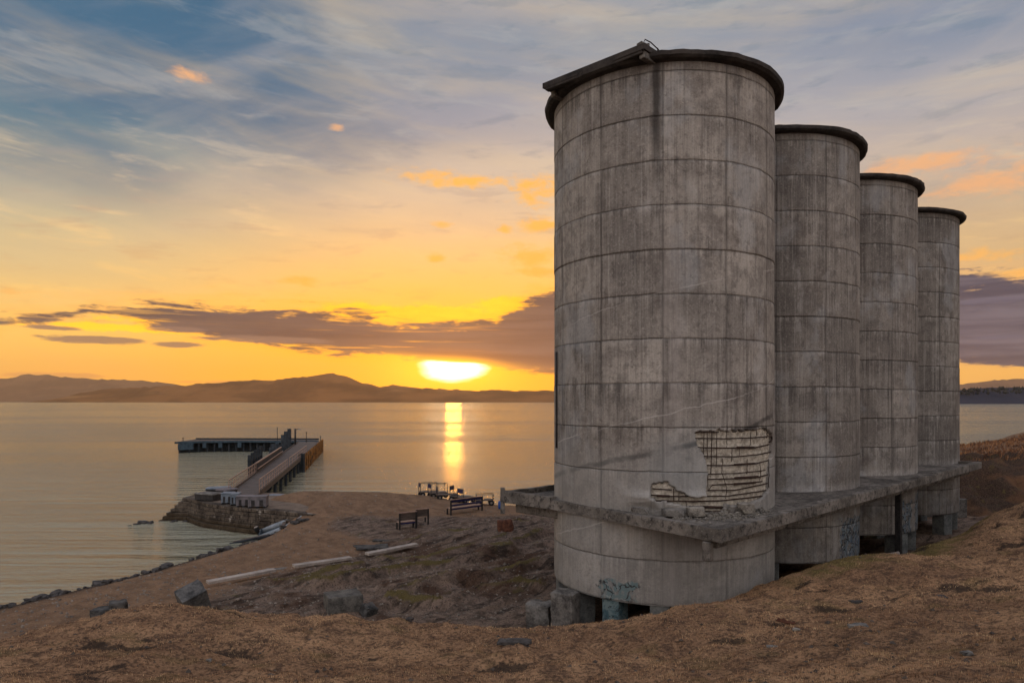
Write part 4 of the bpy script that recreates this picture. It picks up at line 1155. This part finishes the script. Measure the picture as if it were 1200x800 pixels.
# ------------------------------------------------------------------ stone quay
quay = empty('stone_quay', (-20, 52, 0))
tag(quay, 'old stone block quay stepping down into the water before the jetty', 'quay')
def quay_f(nt, bs):
    P = geo_pos(nt); X, Y, Z = sep(nt, P)
    n1 = noise(nt, P, .9, 5, .65); n2 = noise(nt, P, 5.0, 5, .7)
    c = mix(nt, n1.ss(.35, .65), rgb(58,50,44), rgb(104,92,80)); c = mix(nt, n2.ss(.48, .64)*.8, c, rgb(34,29,26))
    c = mix(nt, noise(nt, P, 1.6, 3).ss(.62, .72)*.6, c, rgb(176,166,154))
    c = mix(nt, (Z+(n1-.5)*.3).ss(.75, .35)*.7, c, rgb(62,50,34))
    setc(nt, bs, c); bump(nt, bs, n2, .05)
QM = mat('quay_masonry', quay_f, .92, spec=.15)
top = [(-26.0,54.9),(-23.1,51.9),(-19.7,49.9),(-16.3,48.4),(-13.8,47.0)]
back = [(-13.0,48.5),(-16.0,54.5),(-20.0,58.3),(-26.2,58.0)]
ZQ = 1.72
nco = 8; hco = (ZQ+.5)/nco
bm = bmesh.new()
for c_ in range(nco):
    zt = ZQ - c_*hco
    out = c_*.05 + (.22 if c_ >= 5 else 0)
    for a_, b_ in zip(top, top[1:]):
        a_ = Vector(a_); b_ = Vector(b_); d = (b_-a_).normalized(); nrm = Vector((d.y, -d.x))
        if nrm.y > 0: nrm = -nrm
        L_ = (b_-a_).length; t = -.1
        while t < L_:
            w = rnd.uniform(.5, 1.3); t1 = min(t+w, L_+.12)
            m_ = a_+d*((t+t1)/2) + nrm*(out+rnd.uniform(-.035,.035)) - nrm*.4
            box(bm, (m_.x+20, m_.y-52, zt-hco/2), ((t1-t)-.03, .8, hco-.025), rz=math.atan2(d.y, d.x), bev=.02, jit=.012)
            t = t1
    # stepped left end
    st = .02+c_*.26
    for k in range(4):
        y0 = 55.0+k*.8
        box(bm, (-26.1-st/2+20, y0+.35-52-.35*c_*.3*(k == 0), zt-hco/2), (st+.9, .78, hco-.02), bev=.02, jit=.02)
build('block_wall', bm, QM, quay)
bm = bmesh.new(); prism(bm, [(x_+20, y_-52) for x_, y_ in ([(-25.9,55.2),(-23.0,52.2),(-19.6,50.25),(-16.2,48.75),(-13.7,47.5)]+back)], -1.2, ZQ-.02)
build('quay_top', bm, simple('quay_surface', rgb(86,72,62), rgb(122,104,88), 1.2, .9), quay)
# crates on the quay
def crate(px, py, w, d_, h, rz, m, lab, ribs=True):
    Z = (EYE-ZQ)*800/(py-470); x_ = (px-600)/800*Z
    r_ = empty('storage_bin', (x_, Z+d_/2, ZQ), rz); tag(r_, lab, 'bin')
    bm = bmesh.new(); 
    box(bm, (0,0,.10+(h-.16)/2), (w, d_, h-.16), bev=.02)
    for sx in (-1, 1):
        box(bm, (sx*w*.47, -d_*.5-.01, h*.5), (w*.07, .04, h*.8), bev=.005)
    build('body', bm, m, r_)
    bm = bmesh.new(); box(bm, (0,0,h-.05), (w+.06, d_+.06, .08), bev=.02); build('lid', bm, m, r_)
    for sx in (-.23, .23):
        bm = bmesh.new(); box(bm, (sx*w, -d_*.5-.008, h*.42), (w*.2, .02, h*.5)); build('recess_shade_panel', bm, DARK_STEEL, r_)  # flat dark panels stand in for the shade inside the recesses
    for sx in (-1, 0, 1):
        bm = bmesh.new(); box(bm, (sx*w*.42, 0, .05), (w*.14, d_*.96, .10)); build('skid', bm, BLACK_TIMBER, r_)
crate(264.5, 590.5, .80, .9, .86, .15, BIN, 'blue grey slatted bin at the left end of the bin row')
crate(273.5, 592, .55, .9, .90, .15, BIN, 'narrow grey bin, second in the bin row')
crate(284, 594, 1.0, .9, .82, .15, BIN2, 'lilac grey bin in the middle right of the row')
crate(300, 595, 1.25, 1.0, .86, .15, BIN2, 'largest pale bin at the right end of the bin row')
Z = 57.0; r_ = empty('storage_bin', ((323-600)/800*Z, Z, Hz((323-600)/800*Z, Z)), -.05); tag(r_, 'lone pale ribbed crate beside the jetty foot', 'crate')
bm = bmesh.new(); box(bm, (0,0,.38), (1.1,.8,.68), bev=.02); build('body', bm, BIN, r_)
for k in range(4):
    bm = bmesh.new(); box(bm, (0,-.42,.16+k*.16), (1.12,.04,.035)); build('rib', bm, BIN2, r_)
bm = bmesh.new(); box(bm, (0,0,.75), (1.16,.86,.07), bev=.02); build('lid', bm, BIN, r_)
def lowstack(px, py, w, d_, h, rz, lab, m):
    Z = (EYE-ZQ)*800/(py-470); x_ = (px-600)/800*Z
    r_ = empty('covered_stack', (x_, Z+d_/2, ZQ), rz); tag(r_, lab, 'covered stack')
    bm = bmesh.new(); box(bm, (0,0,h*.4), (w, d_, h*.8), bev=.03, jit=.02); build('stack_body', bm, DARK_STEEL, r_)
    bm = bmesh.new(); box(bm, (0,0,h*.9), (w+.1, d_+.1, h*.22), bev=.05, jit=.03); build('cover', bm, m, r_)
lowstack(241, 586.5, 1.8, 1.1, .55, -.35, 'low dark stack with a flat grey lid at the quay tip', GREY_CONC)
lowstack(252, 580.5, 1.7, 1.2, .62, .2, 'grey covered stack behind the low dark one on the quay', BIN)
lowstack(262, 583.5, 1.1, 1.2, .72, -.5, 'blue grey covered stack between the quay tip and the bins', BIN2)

# ------------------------------------------------------------------ jetty
jetty = empty('jetty', (-22, 56, 0))
tag(jetty, 'long timber jetty with railings and a cross head, running out from the stone quay', 'jetty')
ZJ = 1.95
def J(x_, y_, z_=0.0): return (x_+22, y_-56, z_)
def Lx(y_): return -23.15-.233*(y_-55.8)
def Rx(y_): return -21.0-.211*(y_-57.0)
bm = bmesh.new()
ys = list(np.arange(55.6, 128, .42))
for a_ in ys:
    b_ = a_+.39; z_ = ZJ+rnd.uniform(-.006,.006)
    v = [bm.verts.new(J(Lx(a_), a_, z_)), bm.verts.new(J(Rx(a_), a_, z_)), bm.verts.new(J(Rx(b_), b_, z_)), bm.verts.new(J(Lx(b_), b_, z_))]
    w = [bm.verts.new(q.co-Vector((0,0,.08))) for q in v]
    bm.faces.new(v); bm.faces.new(w)
    for k in range(4): bm.faces.new((v[k], v[(k+1)%4], w[(k+1)%4], w[k]))
build('deck', bm, DECK, jetty)
for fx, dx in ((Lx, .1), (Rx, -.1)):
    bm = bmesh.new(); beam(bm, J(fx(55.7)+dx, 55.7, ZJ-.24), J(fx(127)+dx, 127, ZJ-.24), .2, .30); build('edge_girder', bm, TIMBER, jetty)
    bm = bmesh.new(); beam(bm, J(fx(57), 57, ZJ+.09), J(fx(126), 126, ZJ+.09), .14, .14); build('kerb_timber', bm, TIMBER, jetty)
for y_ in np.arange(59, 126, 4.4):
    for fx, dx in ((Lx, .25), (Rx, -.25)):
        bm = bmesh.new(); tube(bm, [J(fx(y_)+dx, y_, -1.5), J(fx(y_)+dx, y_, ZJ-.1)], .17, 8); build('pile', bm, BLACK_TIMBER, jetty, smooth=True)
    bm = bmesh.new(); beam(bm, J(Lx(y_)-.05, y_, ZJ-.5), J(Rx(y_)+.05, y_, ZJ-.5), .25, .3); build('crosshead', bm, BLACK_TIMBER, jetty)
    bm = bmesh.new(); beam(bm, J(Lx(y_)+.25, y_+.1, .1), J(Rx(y_)-.25, y_+.1, ZJ-.6), .08, .2); build('brace', bm, BLACK_TIMBER, jetty)
def railing(fx, y0, y1, step, h=1.1, m=RAIL, rr=.035):
    r_ = empty('railing', (0,0,0)); r_.parent = jetty
    for y_ in np.arange(y0, y1+.1, step):
        bm = bmesh.new(); beam(bm, J(fx(y_), y_, ZJ), J(fx(y_), y_, ZJ+h), .05, .05); build('post', bm, m, r_)
    for z_, t_ in ((h, .07), (h*.62, .035), (h*.3, .035)):
        bm = bmesh.new(); beam(bm, J(fx(y0), y0, ZJ+z_), J(fx(y1), y1, ZJ+z_), t_, t_); build('rail', bm, m, r_)
    return r_
railing(Lx, 55.8, 71.5, 1.12)
railing(Rx, 56.4, 76, 1.5)
railing(Rx, 78, 100, 3.0)
# heavy wall on the left side, mid way
bm = bmesh.new(); beam(bm, J(Lx(71.5)-.05, 71.5, ZJ+.35), J(Lx(97)-.05, 97, ZJ+.35), .16, 1.25); build('side_wall', bm, BLACK_TIMBER, jetty)
bm = bmesh.new(); beam(bm, J(Lx(71.5)-.05, 71.5, ZJ+1.04), J(Lx(97)-.05, 97, ZJ+1.04), .18, .10); build('wall_cap', bm, RAIL, jetty)
bm = bmesh.new(); beam(bm, J(Lx(71.5)+.2, 71.5, ZJ+.5), J(Lx(97)+.2, 97, ZJ+.5), .1, .1); build('wall_rail', bm, RAIL, jetty)
# landing fence and fender piles on the left of the deck
bm = bmesh.new()
for k in range(5):
    y_ = 73+k*2.2; box(bm, J(Lx(y_)-.9, y_, ZJ+.35), (.35,.3,2.9+.2*k), bev=.03)
beam(bm, J(Lx(73)-.9, 73, ZJ+.9), J(Lx(82)-.9, 82, ZJ+.9), .1, .5)
build('landing_fence', bm, BLACK_TIMBER, jetty)
for px, Z, zt, w in ((320.5,98,3.4,.30),(324.5,101,3.2,.26),(328,104,2.9,.28),(331.5,106,4.3,.30),(335,109,4.7,.32),(339,112,5.0,.32),(317.5,96,3.0,.25)):
    x_ = (px-600)/800*Z; bm = bmesh.new(); tube(bm, [J(x_, Z, -1.5), J(x_, Z, zt)], w, 9); build('mooring_pile', bm, BLACK_TIMBER, jetty, smooth=True)
# fender screen on the right side
bm = bmesh.new(); beam(bm, J(Rx(92)+.35, 92, ZJ+.0), J(Rx(128)+.35, 128, ZJ+.0), .15, .34); build('fender_rail', bm, SUNLIT_FENDER, jetty)
bm = bmesh.new(); beam(bm, J(Rx(92)+.35, 92, .45), J(Rx(128)+.35, 128, .45), .15, .34); build('fender_rail', bm, SUNLIT_FENDER, jetty)
for y_ in np.arange(92, 128.5, 3.0):
    bm = bmesh.new(); box(bm, J(Rx(y_)+.47, y_, .9), (.22,.35,3.0), bev=.02); build('fender_post', bm, SUNLIT_FENDER, jetty)
bm = bmesh.new(); beam(bm, J(Rx(92)+.1, 92, .8), J(Rx(128)+.1, 128, .8), .08, 2.2); build('fender_boards', bm, BLACK_TIMBER, jetty)
bm = bmesh.new(); box(bm, J(Rx(91.6)+.1, 91.6, 1.0), (.7,.7,3.0), bev=.03); build('mooring_pile', bm, BLACK_TIMBER, jetty)
# cross head
head = [(-61.5,124.5),(-57.5,127.6),(-50,128.6),(-37.2,128.6),(-36.1,127.5),(-37.6,133),(-62,134)]
bm = bmesh.new(); prism(bm, [(x_+22, y_-56) for x_, y_ in head], ZJ-.12, ZJ+.12); build('head_deck', bm, TIMBER, jetty)
bm = bmesh.new()
for (a_, b_) in zip(head[:5], head[1:5]): beam(bm, J(a_[0], a_[1]-.1, ZJ-.02), J(b_[0], b_[1]-.1, ZJ-.02), .16, .36)
build('head_fascia', bm, CYAN, jetty)
bm = bmesh.new()
for (a_, b_) in zip(head[:5], head[1:5]): beam(bm, J(a_[0]+.1, a_[1]+1.6, .75), J(b_[0]+.1, b_[1]+1.6, .75), .12, 1.9)
build('head_dark_backing', bm, BLACK_TIMBER, jetty)  # boards added to give the solid dark under the head deck
bm = bmesh.new(); beam(bm, J(-61.6, 124.6, ZJ+.3), J(-33.5, 133.6, ZJ+.3), .01, .01); bm.free()
bm = bmesh.new(); beam(bm, J(-61.9, 133.8, ZJ+.24), J(-37.6, 132.9, ZJ+.24), .25, .24); build('head_kerb', bm, BLACK_TIMBER, jetty)
for k in range(20):
    t = k/19; x_ = -61+24.5*t; y_ = np.interp(x_, [-61.5,-57.5,-50,-33], [124.6,127.7,128.7,128.7])
    bm = bmesh.new(); tube(bm, [J(x_, y_+.3, -1.5), J(x_, y_+.3, ZJ-.1)], .2, 8); build('pile', bm, BLACK_TIMBER, jetty, smooth=True)
for x_ in (-57.4,-54.6,-51.2,-44.2,-39.4):
    bm = bmesh.new(); y_ = np.interp(x_, [-61.5,-57.5,-50,-33], [124.6,127.7,128.7,128.7]); box(bm, J(x_, y_-.25, 1.25), (.7,.3,.9), bev=.05); build('fender_block', bm, CYAN, jetty)
bm = bmesh.new(); beam(bm, J(-61.0, 124.6, 1.15), J(-58.9, 126.2, 1.15), .1, 1.1); build('end_panel', bm, CYAN, jetty)
def lamp(px, Z, h, arm, lab, light=True):
    x_ = (px-600)/800*Z
    r_ = empty('jetty_lamp' if arm else 'jetty_pole', (x_, Z, ZJ+.1)); tag(r_, lab, 'lamp post' if arm else 'pole')
    bm = bmesh.new(); tube(bm, [(0,0,0), (0,0,h)], .16 if arm else .06, 8); build('post', bm, DARK_STEEL, r_, smooth=True)
    if arm:
        bm = bmesh.new(); beam(bm, (0,0,h-.1), (.7,0,h-.05), .1, .1); build('arm', bm, DARK_STEEL, r_)
        bm = bmesh.new(); box(bm, (.75,0,h-.1), (.55,.25,.14), bev=.03); build('lamp_head', bm, GALV, r_)
    else:
        bm = bmesh.new(); box(bm, (0,0,h+.08), (.2,.2,.2), bev=.03); build('beacon', bm, DARK_STEEL, r_)
lamp(346, 118, 2.7, True, 'black lamp post with a short arm standing on the jetty')
lamp(325, 129.5, 2.3, False, 'thin tall pole behind the mooring piles')
lamp(359, 124, 1.7, False, 'thin short pole near the jetty end')
lamp(375.5, 127.3, .8, False, 'short stout pole at the outer corner of the jetty')
lamp(214.5, 125.4, .6, False, 'tiny pole at the far left end of the cross head')

# ------------------------------------------------------------------ dinghy and slipway
Z = 48.3; ang = math.radians(-12)
din = empty('dinghy', (-16.0, 47.7, .78), math.radians(4)); tag(din, 'grey inflatable dinghy drawn up beside the stone quay', 'dinghy')
din.rotation_euler = (math.radians(14), math.radians(-20), math.radians(6))
def tubeside(s):
    return [(-1.7, s*.55, 0), (-.8, s*.58, 0), (.3, s*.58, .02), (1.0, s*.50, .08), (1.45, s*.30, .18), (1.65, 0, .26)]
bm = bmesh.new(); 
for s in (-1, 1): tube(bm, tubeside(s), [.17,.2,.2,.19,.17,.14], 12)
build('tubes', bm, HULL, din, smooth=True)
for s in (-1, 1):
    for dz in (-.05, -.14):
        bm = bmesh.new(); tube(bm, [(p[0]*1.0, p[1]+s*.165, p[2]+dz+.03) for p in tubeside(s)[:5]], .03, 6); build('rubbing_strip', bm, HULLD, din, smooth=True)
bm = bmesh.new(); box(bm, (-.2,0,-.1), (2.9,1.0,.06), bev=.02); build('floor', bm, HULLD, din)
bm = bmesh.new(); box(bm, (-1.55,0,.02), (.08,1.0,.42), bev=.01); build('transom', bm, HULLD, din)
bm = bmesh.new(); box(bm, (.1,0,.12), (.28,1.05,.05), bev=.01); build('thwart', bm, TIMBER, din)
mo = None
bm = bmesh.new(); box(bm, (-1.72,.1,.42), (.32,.24,.34), bev=.06); box(bm, (-1.75,.1,.05), (.12,.1,.6), bev=.02); build('outboard_motor', bm, RUBBER, din)
bm = bmesh.new(); box(bm, (-1.72,.1,.60), (.26,.2,.05), bev=.02); build('motor_cap', bm, PALE_CONC, din)
slip = empty('slipway', (-17.8, 47.1, .1)); tag(slip, 'two dark timber slip rails running into the water below the dinghy', 'slipway')
for k, dy in enumerate((0, -.55)):
    bm = bmesh.new(); beam(bm, (-1.1, dy-.9, -.15), (2.6, dy+.35, .5), .18, .14, .02); build('slip_rail', bm, BLACK_TIMBER if k else TIMBER, slip)

# ------------------------------------------------------------------ benches
def bench(px, Z, L_, rz, full, lab, cap=True):
    x_ = (px-600)/800*Z
    r_ = empty('bench', (x_, Z, Hz(x_, Z)-.02), rz); tag(r_, lab, 'bench')
    for s in (-1, 1):
        bm = bmesh.new(); box(bm, (s*(L_/2-.05), 0, .52), (.09,.10,1.1), bev=.008)
        build('leg', bm, DARK_STEEL, r_)
        bm = bmesh.new(); box(bm, (s*(L_/2-.05), .42, .22), (.09,.09,.44), bev=.008); build('leg', bm, DARK_STEEL, r_)
    if full:
        bm = bmesh.new(); box(bm, (0,.01,.82), (L_-.1,.04,.44), bev=.006); build('backrest', bm, TIMBER, r_)
    else:
        bm = bmesh.new(); box(bm, (0,.01,.97), (L_-.1,.045,.17), bev=.006); build('backrest', bm, NAVY, r_)
        bm = bmesh.new(); box(bm, (0,.01,.68), (L_-.1,.045,.12), bev=.006); build('backrest', bm, NAVY, r_)
    bm = bmesh.new(); box(bm, (0,.01,1.09), (L_+.04,.12,.05), bev=.006); build('top_rail', bm, RAIL, r_)
    if full == 2: return
    bm = bmesh.new(); box(bm, (0,.25,.47), (L_-.06,.42,.05), bev=.006); build('seat', bm, RAIL, r_)
    bm = bmesh.new(); box(bm, (0,.03,.40), (L_-.1,.04,.10), bev=.006); build('seat_rail', bm, NAVY, r_)
bench(478, 43.8, 1.25, .60, 1, 'shorter bench half of the joined pair, nearer the camera')
bench(495, 45.2, .95, .60, 2, 'bench back panel joined to the far end of the pair')
bench(547, 48.8, 2.9, .72, 0, 'long navy blue slatted bench looking out to sea, on its own')

# ------------------------------------------------------------------ hand carts
def cart(px, Z, L_, rz, lab, handle=1, h=1.0):
    x_ = (px-600)/800*Z
    r_ = empty('hand_cart', (x_, Z, Hz(x_, Z)), rz); tag(r_, lab, 'cart', 'hand carts parked on the beach')
    bm = bmesh.new(); box(bm, (0,0,.42), (L_,.8,.07), bev=.01); build('cart_bed', bm, TIMBER, r_)
    for s in (-1, 1):
        for t_ in (-1, 1):
            bm = bmesh.new(); tube(bm, [(s*L_*.36, t_*.36-.05, .22), (s*L_*.36, t_*.36+.05, .22)], .22, 14); w_ = build('wheel', bm, RUBBER, r_)
            bm = bmesh.new(); tube(bm, [(s*L_*.36, t_*.36-.06, .22), (s*L_*.36, t_*.36+.06, .22)], .09, 10)
            hb = build('hub', bm, GALV, w_)
    bm = bmesh.new()
    for t_ in (-.34, .34):
        tube(bm, [(-L_*.48, t_, .42), (-L_*.48, t_, h+.15)], .025, 6)
        if handle > 1: tube(bm, [(L_*.48, t_, .42), (L_*.48, t_, h+.15)], .025, 6)
    tube(bm, [(-L_*.48, -.34, h+.15), (-L_*.48, .34, h+.15)], .025, 6)
    if handle > 1:
        tube(bm, [(L_*.48, -.34, h+.15), (L_*.48, .34, h+.15)], .025, 6)
        for t_ in (-.34, .34): tube(bm, [(-L_*.48, t_, h+.15), (L_*.48, t_, h+.15)], .022, 6)
    build('handle_frame', bm, DARK_STEEL, r_)
    bm = bmesh.new(); box(bm, (-L_*.49,0,h-.02), (.03,.6,.3), bev=.01); build('sign_plate', bm, NAVY, r_)
cart(502, 56.8, 1.55, .35, 'leftmost hand cart, box shaped frame', 2)
cart(513, 56.0, 1.5, .5, 'hand cart tucked just behind the leftmost one', 2)
cart(524, 54.6, 1.7, .2, 'long low hand cart in the middle of the group', 1, .9)
cart(539, 54.0, 1.5, -.4, 'hand cart against the sun glitter, single tall handle', 1, 1.05)
cart(546, 53.4, 1.2, .8, 'short hand cart at the right end of the big group', 1, .95)
cart(568, 52.2, 1.35, .1, 'small hand cart standing apart to the right of the others', 2, .7)
# blue drum by the ledge
x_ = (587-600)/800*50.5; g = Hz(x_, 50.5)
bm = bmesh.new(); tube(bm, [(0,0,0),(0,0,.05),(0,0,.2),(0,0,.4),(0,0,.56),(0,0,.6)], [.17,.2,.21,.21,.2,.17], 14)
r_ = build('blue_drum', bm, BLUE, loc=(x_, 50.5, g), smooth=True); tag(r_, 'small blue drum on the beach under the end of the ledge', 'drum')

# under the silos: fallen beam and low wall between the legs
bm = bmesh.new(); beam(bm, (15.7,31.6,2.0), (17.6,31.0,2.6), .18, .18, .02); o = build('fallen_beam', bm, PALE_CONC); tag(o, 'pale fallen beam leaning beneath the third silo', 'beam')
bm = bmesh.new(); beam(bm, (25.0,47.6,2.2), (31.0,46.6,2.2), .3, 1.3, .03); o = build('low_wall', bm, GREY_CONC); tag(o, 'low grey wall seen between the legs of the farthest silo', 'low wall')

# ------------------------------------------------------------------ turf blades
rs = np.random.RandomState(11)
def blades(name, n, pxr, zr, hr, label, cat, cond, m, wk=.00085, lean=.6):
    px = rs.uniform(*pxr, n); u = rs.rand(n)
    Zs = zr[0]*(zr[1]/zr[0])**(u)          # even in the picture rather than on the ground
    X = (px-600)/800*Zs; Y = Zs
    out = H(X, Y, True); Zg = out[0]; keep = cond(X, Y, out)
    X, Y, Zg = X[keep], Y[keep], Zg[keep]
    n = len(X)
    clump = fbm(X*3.0, Y*3.0, 200, 3)
    h = rs.uniform(*hr, n)*(1+1.3*np.clip(clump, -.5, .8))
    w = np.maximum(.004, wk*Y)*rs.uniform(.6, 1.3, n)
    a = rs.rand(n)*2*math.pi; la = rs.rand(n)*2*math.pi; ll = rs.rand(n)*lean*h
    bx, by = np.cos(a)*w/2, np.sin(a)*w/2
    v = np.empty((n, 3, 3), np.float32)
    v[:, 0] = np.stack([X-bx, Y-by, Zg-.012], 1); v[:, 1] = np.stack([X+bx, Y+by, Zg-.012], 1)
    v[:, 2] = np.stack([X+np.cos(la)*ll, Y+np.sin(la)*ll, Zg+h], 1)
    f = np.arange(n*3).reshape(n, 3)
    o = npmesh(name, v.reshape(-1, 3), f, m, smooth=False)
    attr(o, 'tone', np.repeat(np.clip(.46+.34*rs.randn(n)+.9*fbm(X*.5, Y*.9, 300, 4)+.5*fbm(X*2.5, Y*3.0, 305, 3), 0, 1), 3))
    g = sst(6, 12, X)*np.exp(-((Y-0.93*X-13.5)/3.0)**2)
    attr(o, 'green', np.repeat(np.clip(g+.35*np.clip(fbm(X*.5, Y*.5, 310, 3), 0, 1), 0, 1), 3))
    tag(o, label, cat, kind='stuff'); return o
def bladem(nt, bs):
    t_ = getattr_(nt, 'tone'); g = getattr_(nt, 'green')
    c = ramp(nt, t_, [(0, rgb(80,62,48)), (.35, rgb(132,98,74)), (.7, rgb(172,130,96)), (1, rgb(214,180,138))])
    c = mix(nt, (g*1.2).sat()*.65, c, mix(nt, t_, rgb(66,62,32), rgb(140,126,74)))
    setc(nt, bs, c)
BL = mat('dry_grass_blades', bladem, .85, spec=.1)
blades('dry_grass', 440000, (-60, 1290), (6.5, 42), (.014, .038), 'short dry brown grass covering the foreground slope', 'grass', lambda X, Y, o: (o[1] > .5) & (o[5]+.12*rs.randn(len(X)) < .10) & (fbm(X*2.2, Y*2.2, 500, 3) < .33+.2*rs.rand(len(X))), BL, wk=.0007)
blades('bank_grass', 26000, (1100, 1330), (45, 92), (.08, .30), 'reddish dry brush on the bluff right of the silos', 'grass', lambda X, Y, o: (o[0] > 3.3) & (Y > 57) & (fbm(X*.35, Y*.35, 400, 3) > -.25), mat('brush_blades', lambda nt, bs: setc(nt, bs, ramp(nt, getattr_(nt, 'tone'), [(0, rgb(64,44,34)), (.6, rgb(116,78,54)), (1, rgb(156,112,74))])), .9), wk=.0016, lean=.5)
blades('moss_tufts', 40000, (280, 662), (25, 45), (.02, .07), 'yellow green mossy tufts along the old footing ridges', 'moss', lambda X, Y, o: (o[2] > .5), mat('moss_blades', lambda nt, bs: setc(nt, bs, ramp(nt, getattr_(nt, 'tone'), [(0, rgb(60,52,32)), (1, rgb(112,96,56))])), .9), wk=.0012)
blades('tall_tufts', 12000, (-60, 1290), (7, 40), (.04, .09), 'scattered taller dry tufts sticking out of the foreground turf', 'grass tufts', lambda X, Y, o: (o[1] > .5) & (fbm(X*1.1, Y*1.1, 600, 4) > .27), BL, lean=.9)
# pebbles and clods in the turf and on the path
def pebbles(name, n, pxr, zr, sr, label, cat, cond, m):
    px = rs.uniform(*pxr, n); Zs = zr[0]*(zr[1]/zr[0])**rs.rand(n); X = (px-600)/800*Zs; Y = Zs
    out = H(X, Y, True); k = cond(X, Y, out); X, Y, Zg = X[k], Y[k], out[0][k]; n = len(X)
    sz = sr[0]*(sr[1]/sr[0])**(rs.rand(n)**2.2)
    base = np.array([(1,0,0),(-1,0,0),(0,1,0),(0,-1,0),(0,0,.7),(0,0,-.4)], float)
    F = np.array([(0,2,4),(2,1,4),(1,3,4),(3,0,4),(2,0,5),(1,2,5),(3,1,5),(0,3,5)])
    v = base[None]*sz[:, None, None]*rs.uniform(.6, 1.3, (n, 6, 3)); a = rs.rand(n)*6.28
    c, q = np.cos(a)[:, None], np.sin(a)[:, None]
    vx = v[:, :, 0]*c - v[:, :, 1]*q; vy = v[:, :, 0]*q + v[:, :, 1]*c
    V_ = np.stack([vx+X[:, None], vy+Y[:, None], v[:, :, 2]+Zg[:, None]+sz[:, None]*.1], 2).reshape(-1, 3)
    f = (F[None]+np.arange(n)[:, None, None]*6).reshape(-1, 3)
    tag(npmesh(name, V_, f, m, smooth=False), label, cat, kind='stuff')
pebbles('pebbles', 2600, (-60, 1290), (7, 40), (.012, .07), 'small stones and dark clods strewn through the turf', 'pebbles', lambda X, Y, o: o[1] > .5, simple('dark_clod', rgb(40,33,28), rgb(96,82,70), 6.0))
pebbles('gravel', 9000, (-60, 660), (24, 58), (.02, .10), 'loose gravel and chips on the beach path and broken floor', 'gravel', lambda X, Y, o: (o[1] < .3) & (o[0] > .25), simple('grey_chip', rgb(60,52,46), rgb(140,126,112), 4.0))
# a few dry weed stalks on the crest
def stalk(px, Z, h, lab):
    x_ = (px-600)/800*Z; bm = bmesh.new()
    tube(bm, [(0,0,-.03),(.02,0,h*.5),(-.01,.01,h)], [.008,.006,.003], 5)
    for k in range(6):
        a_ = rnd.random()*6.28; z_ = h*(.4+.1*k); L_ = h*.35
        tube(bm, [(0,0,z_),(math.cos(a_)*L_*.6, math.sin(a_)*L_*.6, z_+L_*.6),(math.cos(a_)*L_, math.sin(a_)*L_, z_+L_*.7)], [.005,.004,.003], 4)
    o = build('dry_weed', bm, simple('dry_stalk', rgb(132,104,74), rgb(170,136,98), 8.0), loc=(x_, Z, Hz(x_, Z))); tag(o, lab, 'weed')
stalk(523, 19.0, .38, 'thin branching weed stalk on the crest below the floor')
stalk(541, 18.9, .28, 'shorter weed stalk right of the branching one')

# ------------------------------------------------------------------ haze
HZ = True
if HZ:
    bm = bmesh.new(); box(bm, (0, 6000, 360), (26000, 13200+200, 724+4))
    m = bpy.data.materials.new('haze'); m.use_nodes = True; n_ = m.node_tree; n_.nodes.clear()
    pv = n_.nodes.new('ShaderNodeVolumePrincipled'); pv.inputs['Density'].default_value = 3.2e-5
    pv.inputs['Color'].default_value = (1.0, .93, .86, 1); pv.inputs['Anisotropy'].default_value = .86
    ou = n_.nodes.new('ShaderNodeOutputMaterial'); n_.links.new(pv.outputs[0], ou.inputs['Volume'])
    o = build('haze', bm, m); tag(o, 'warm evening haze over the sea', kind='stuff')
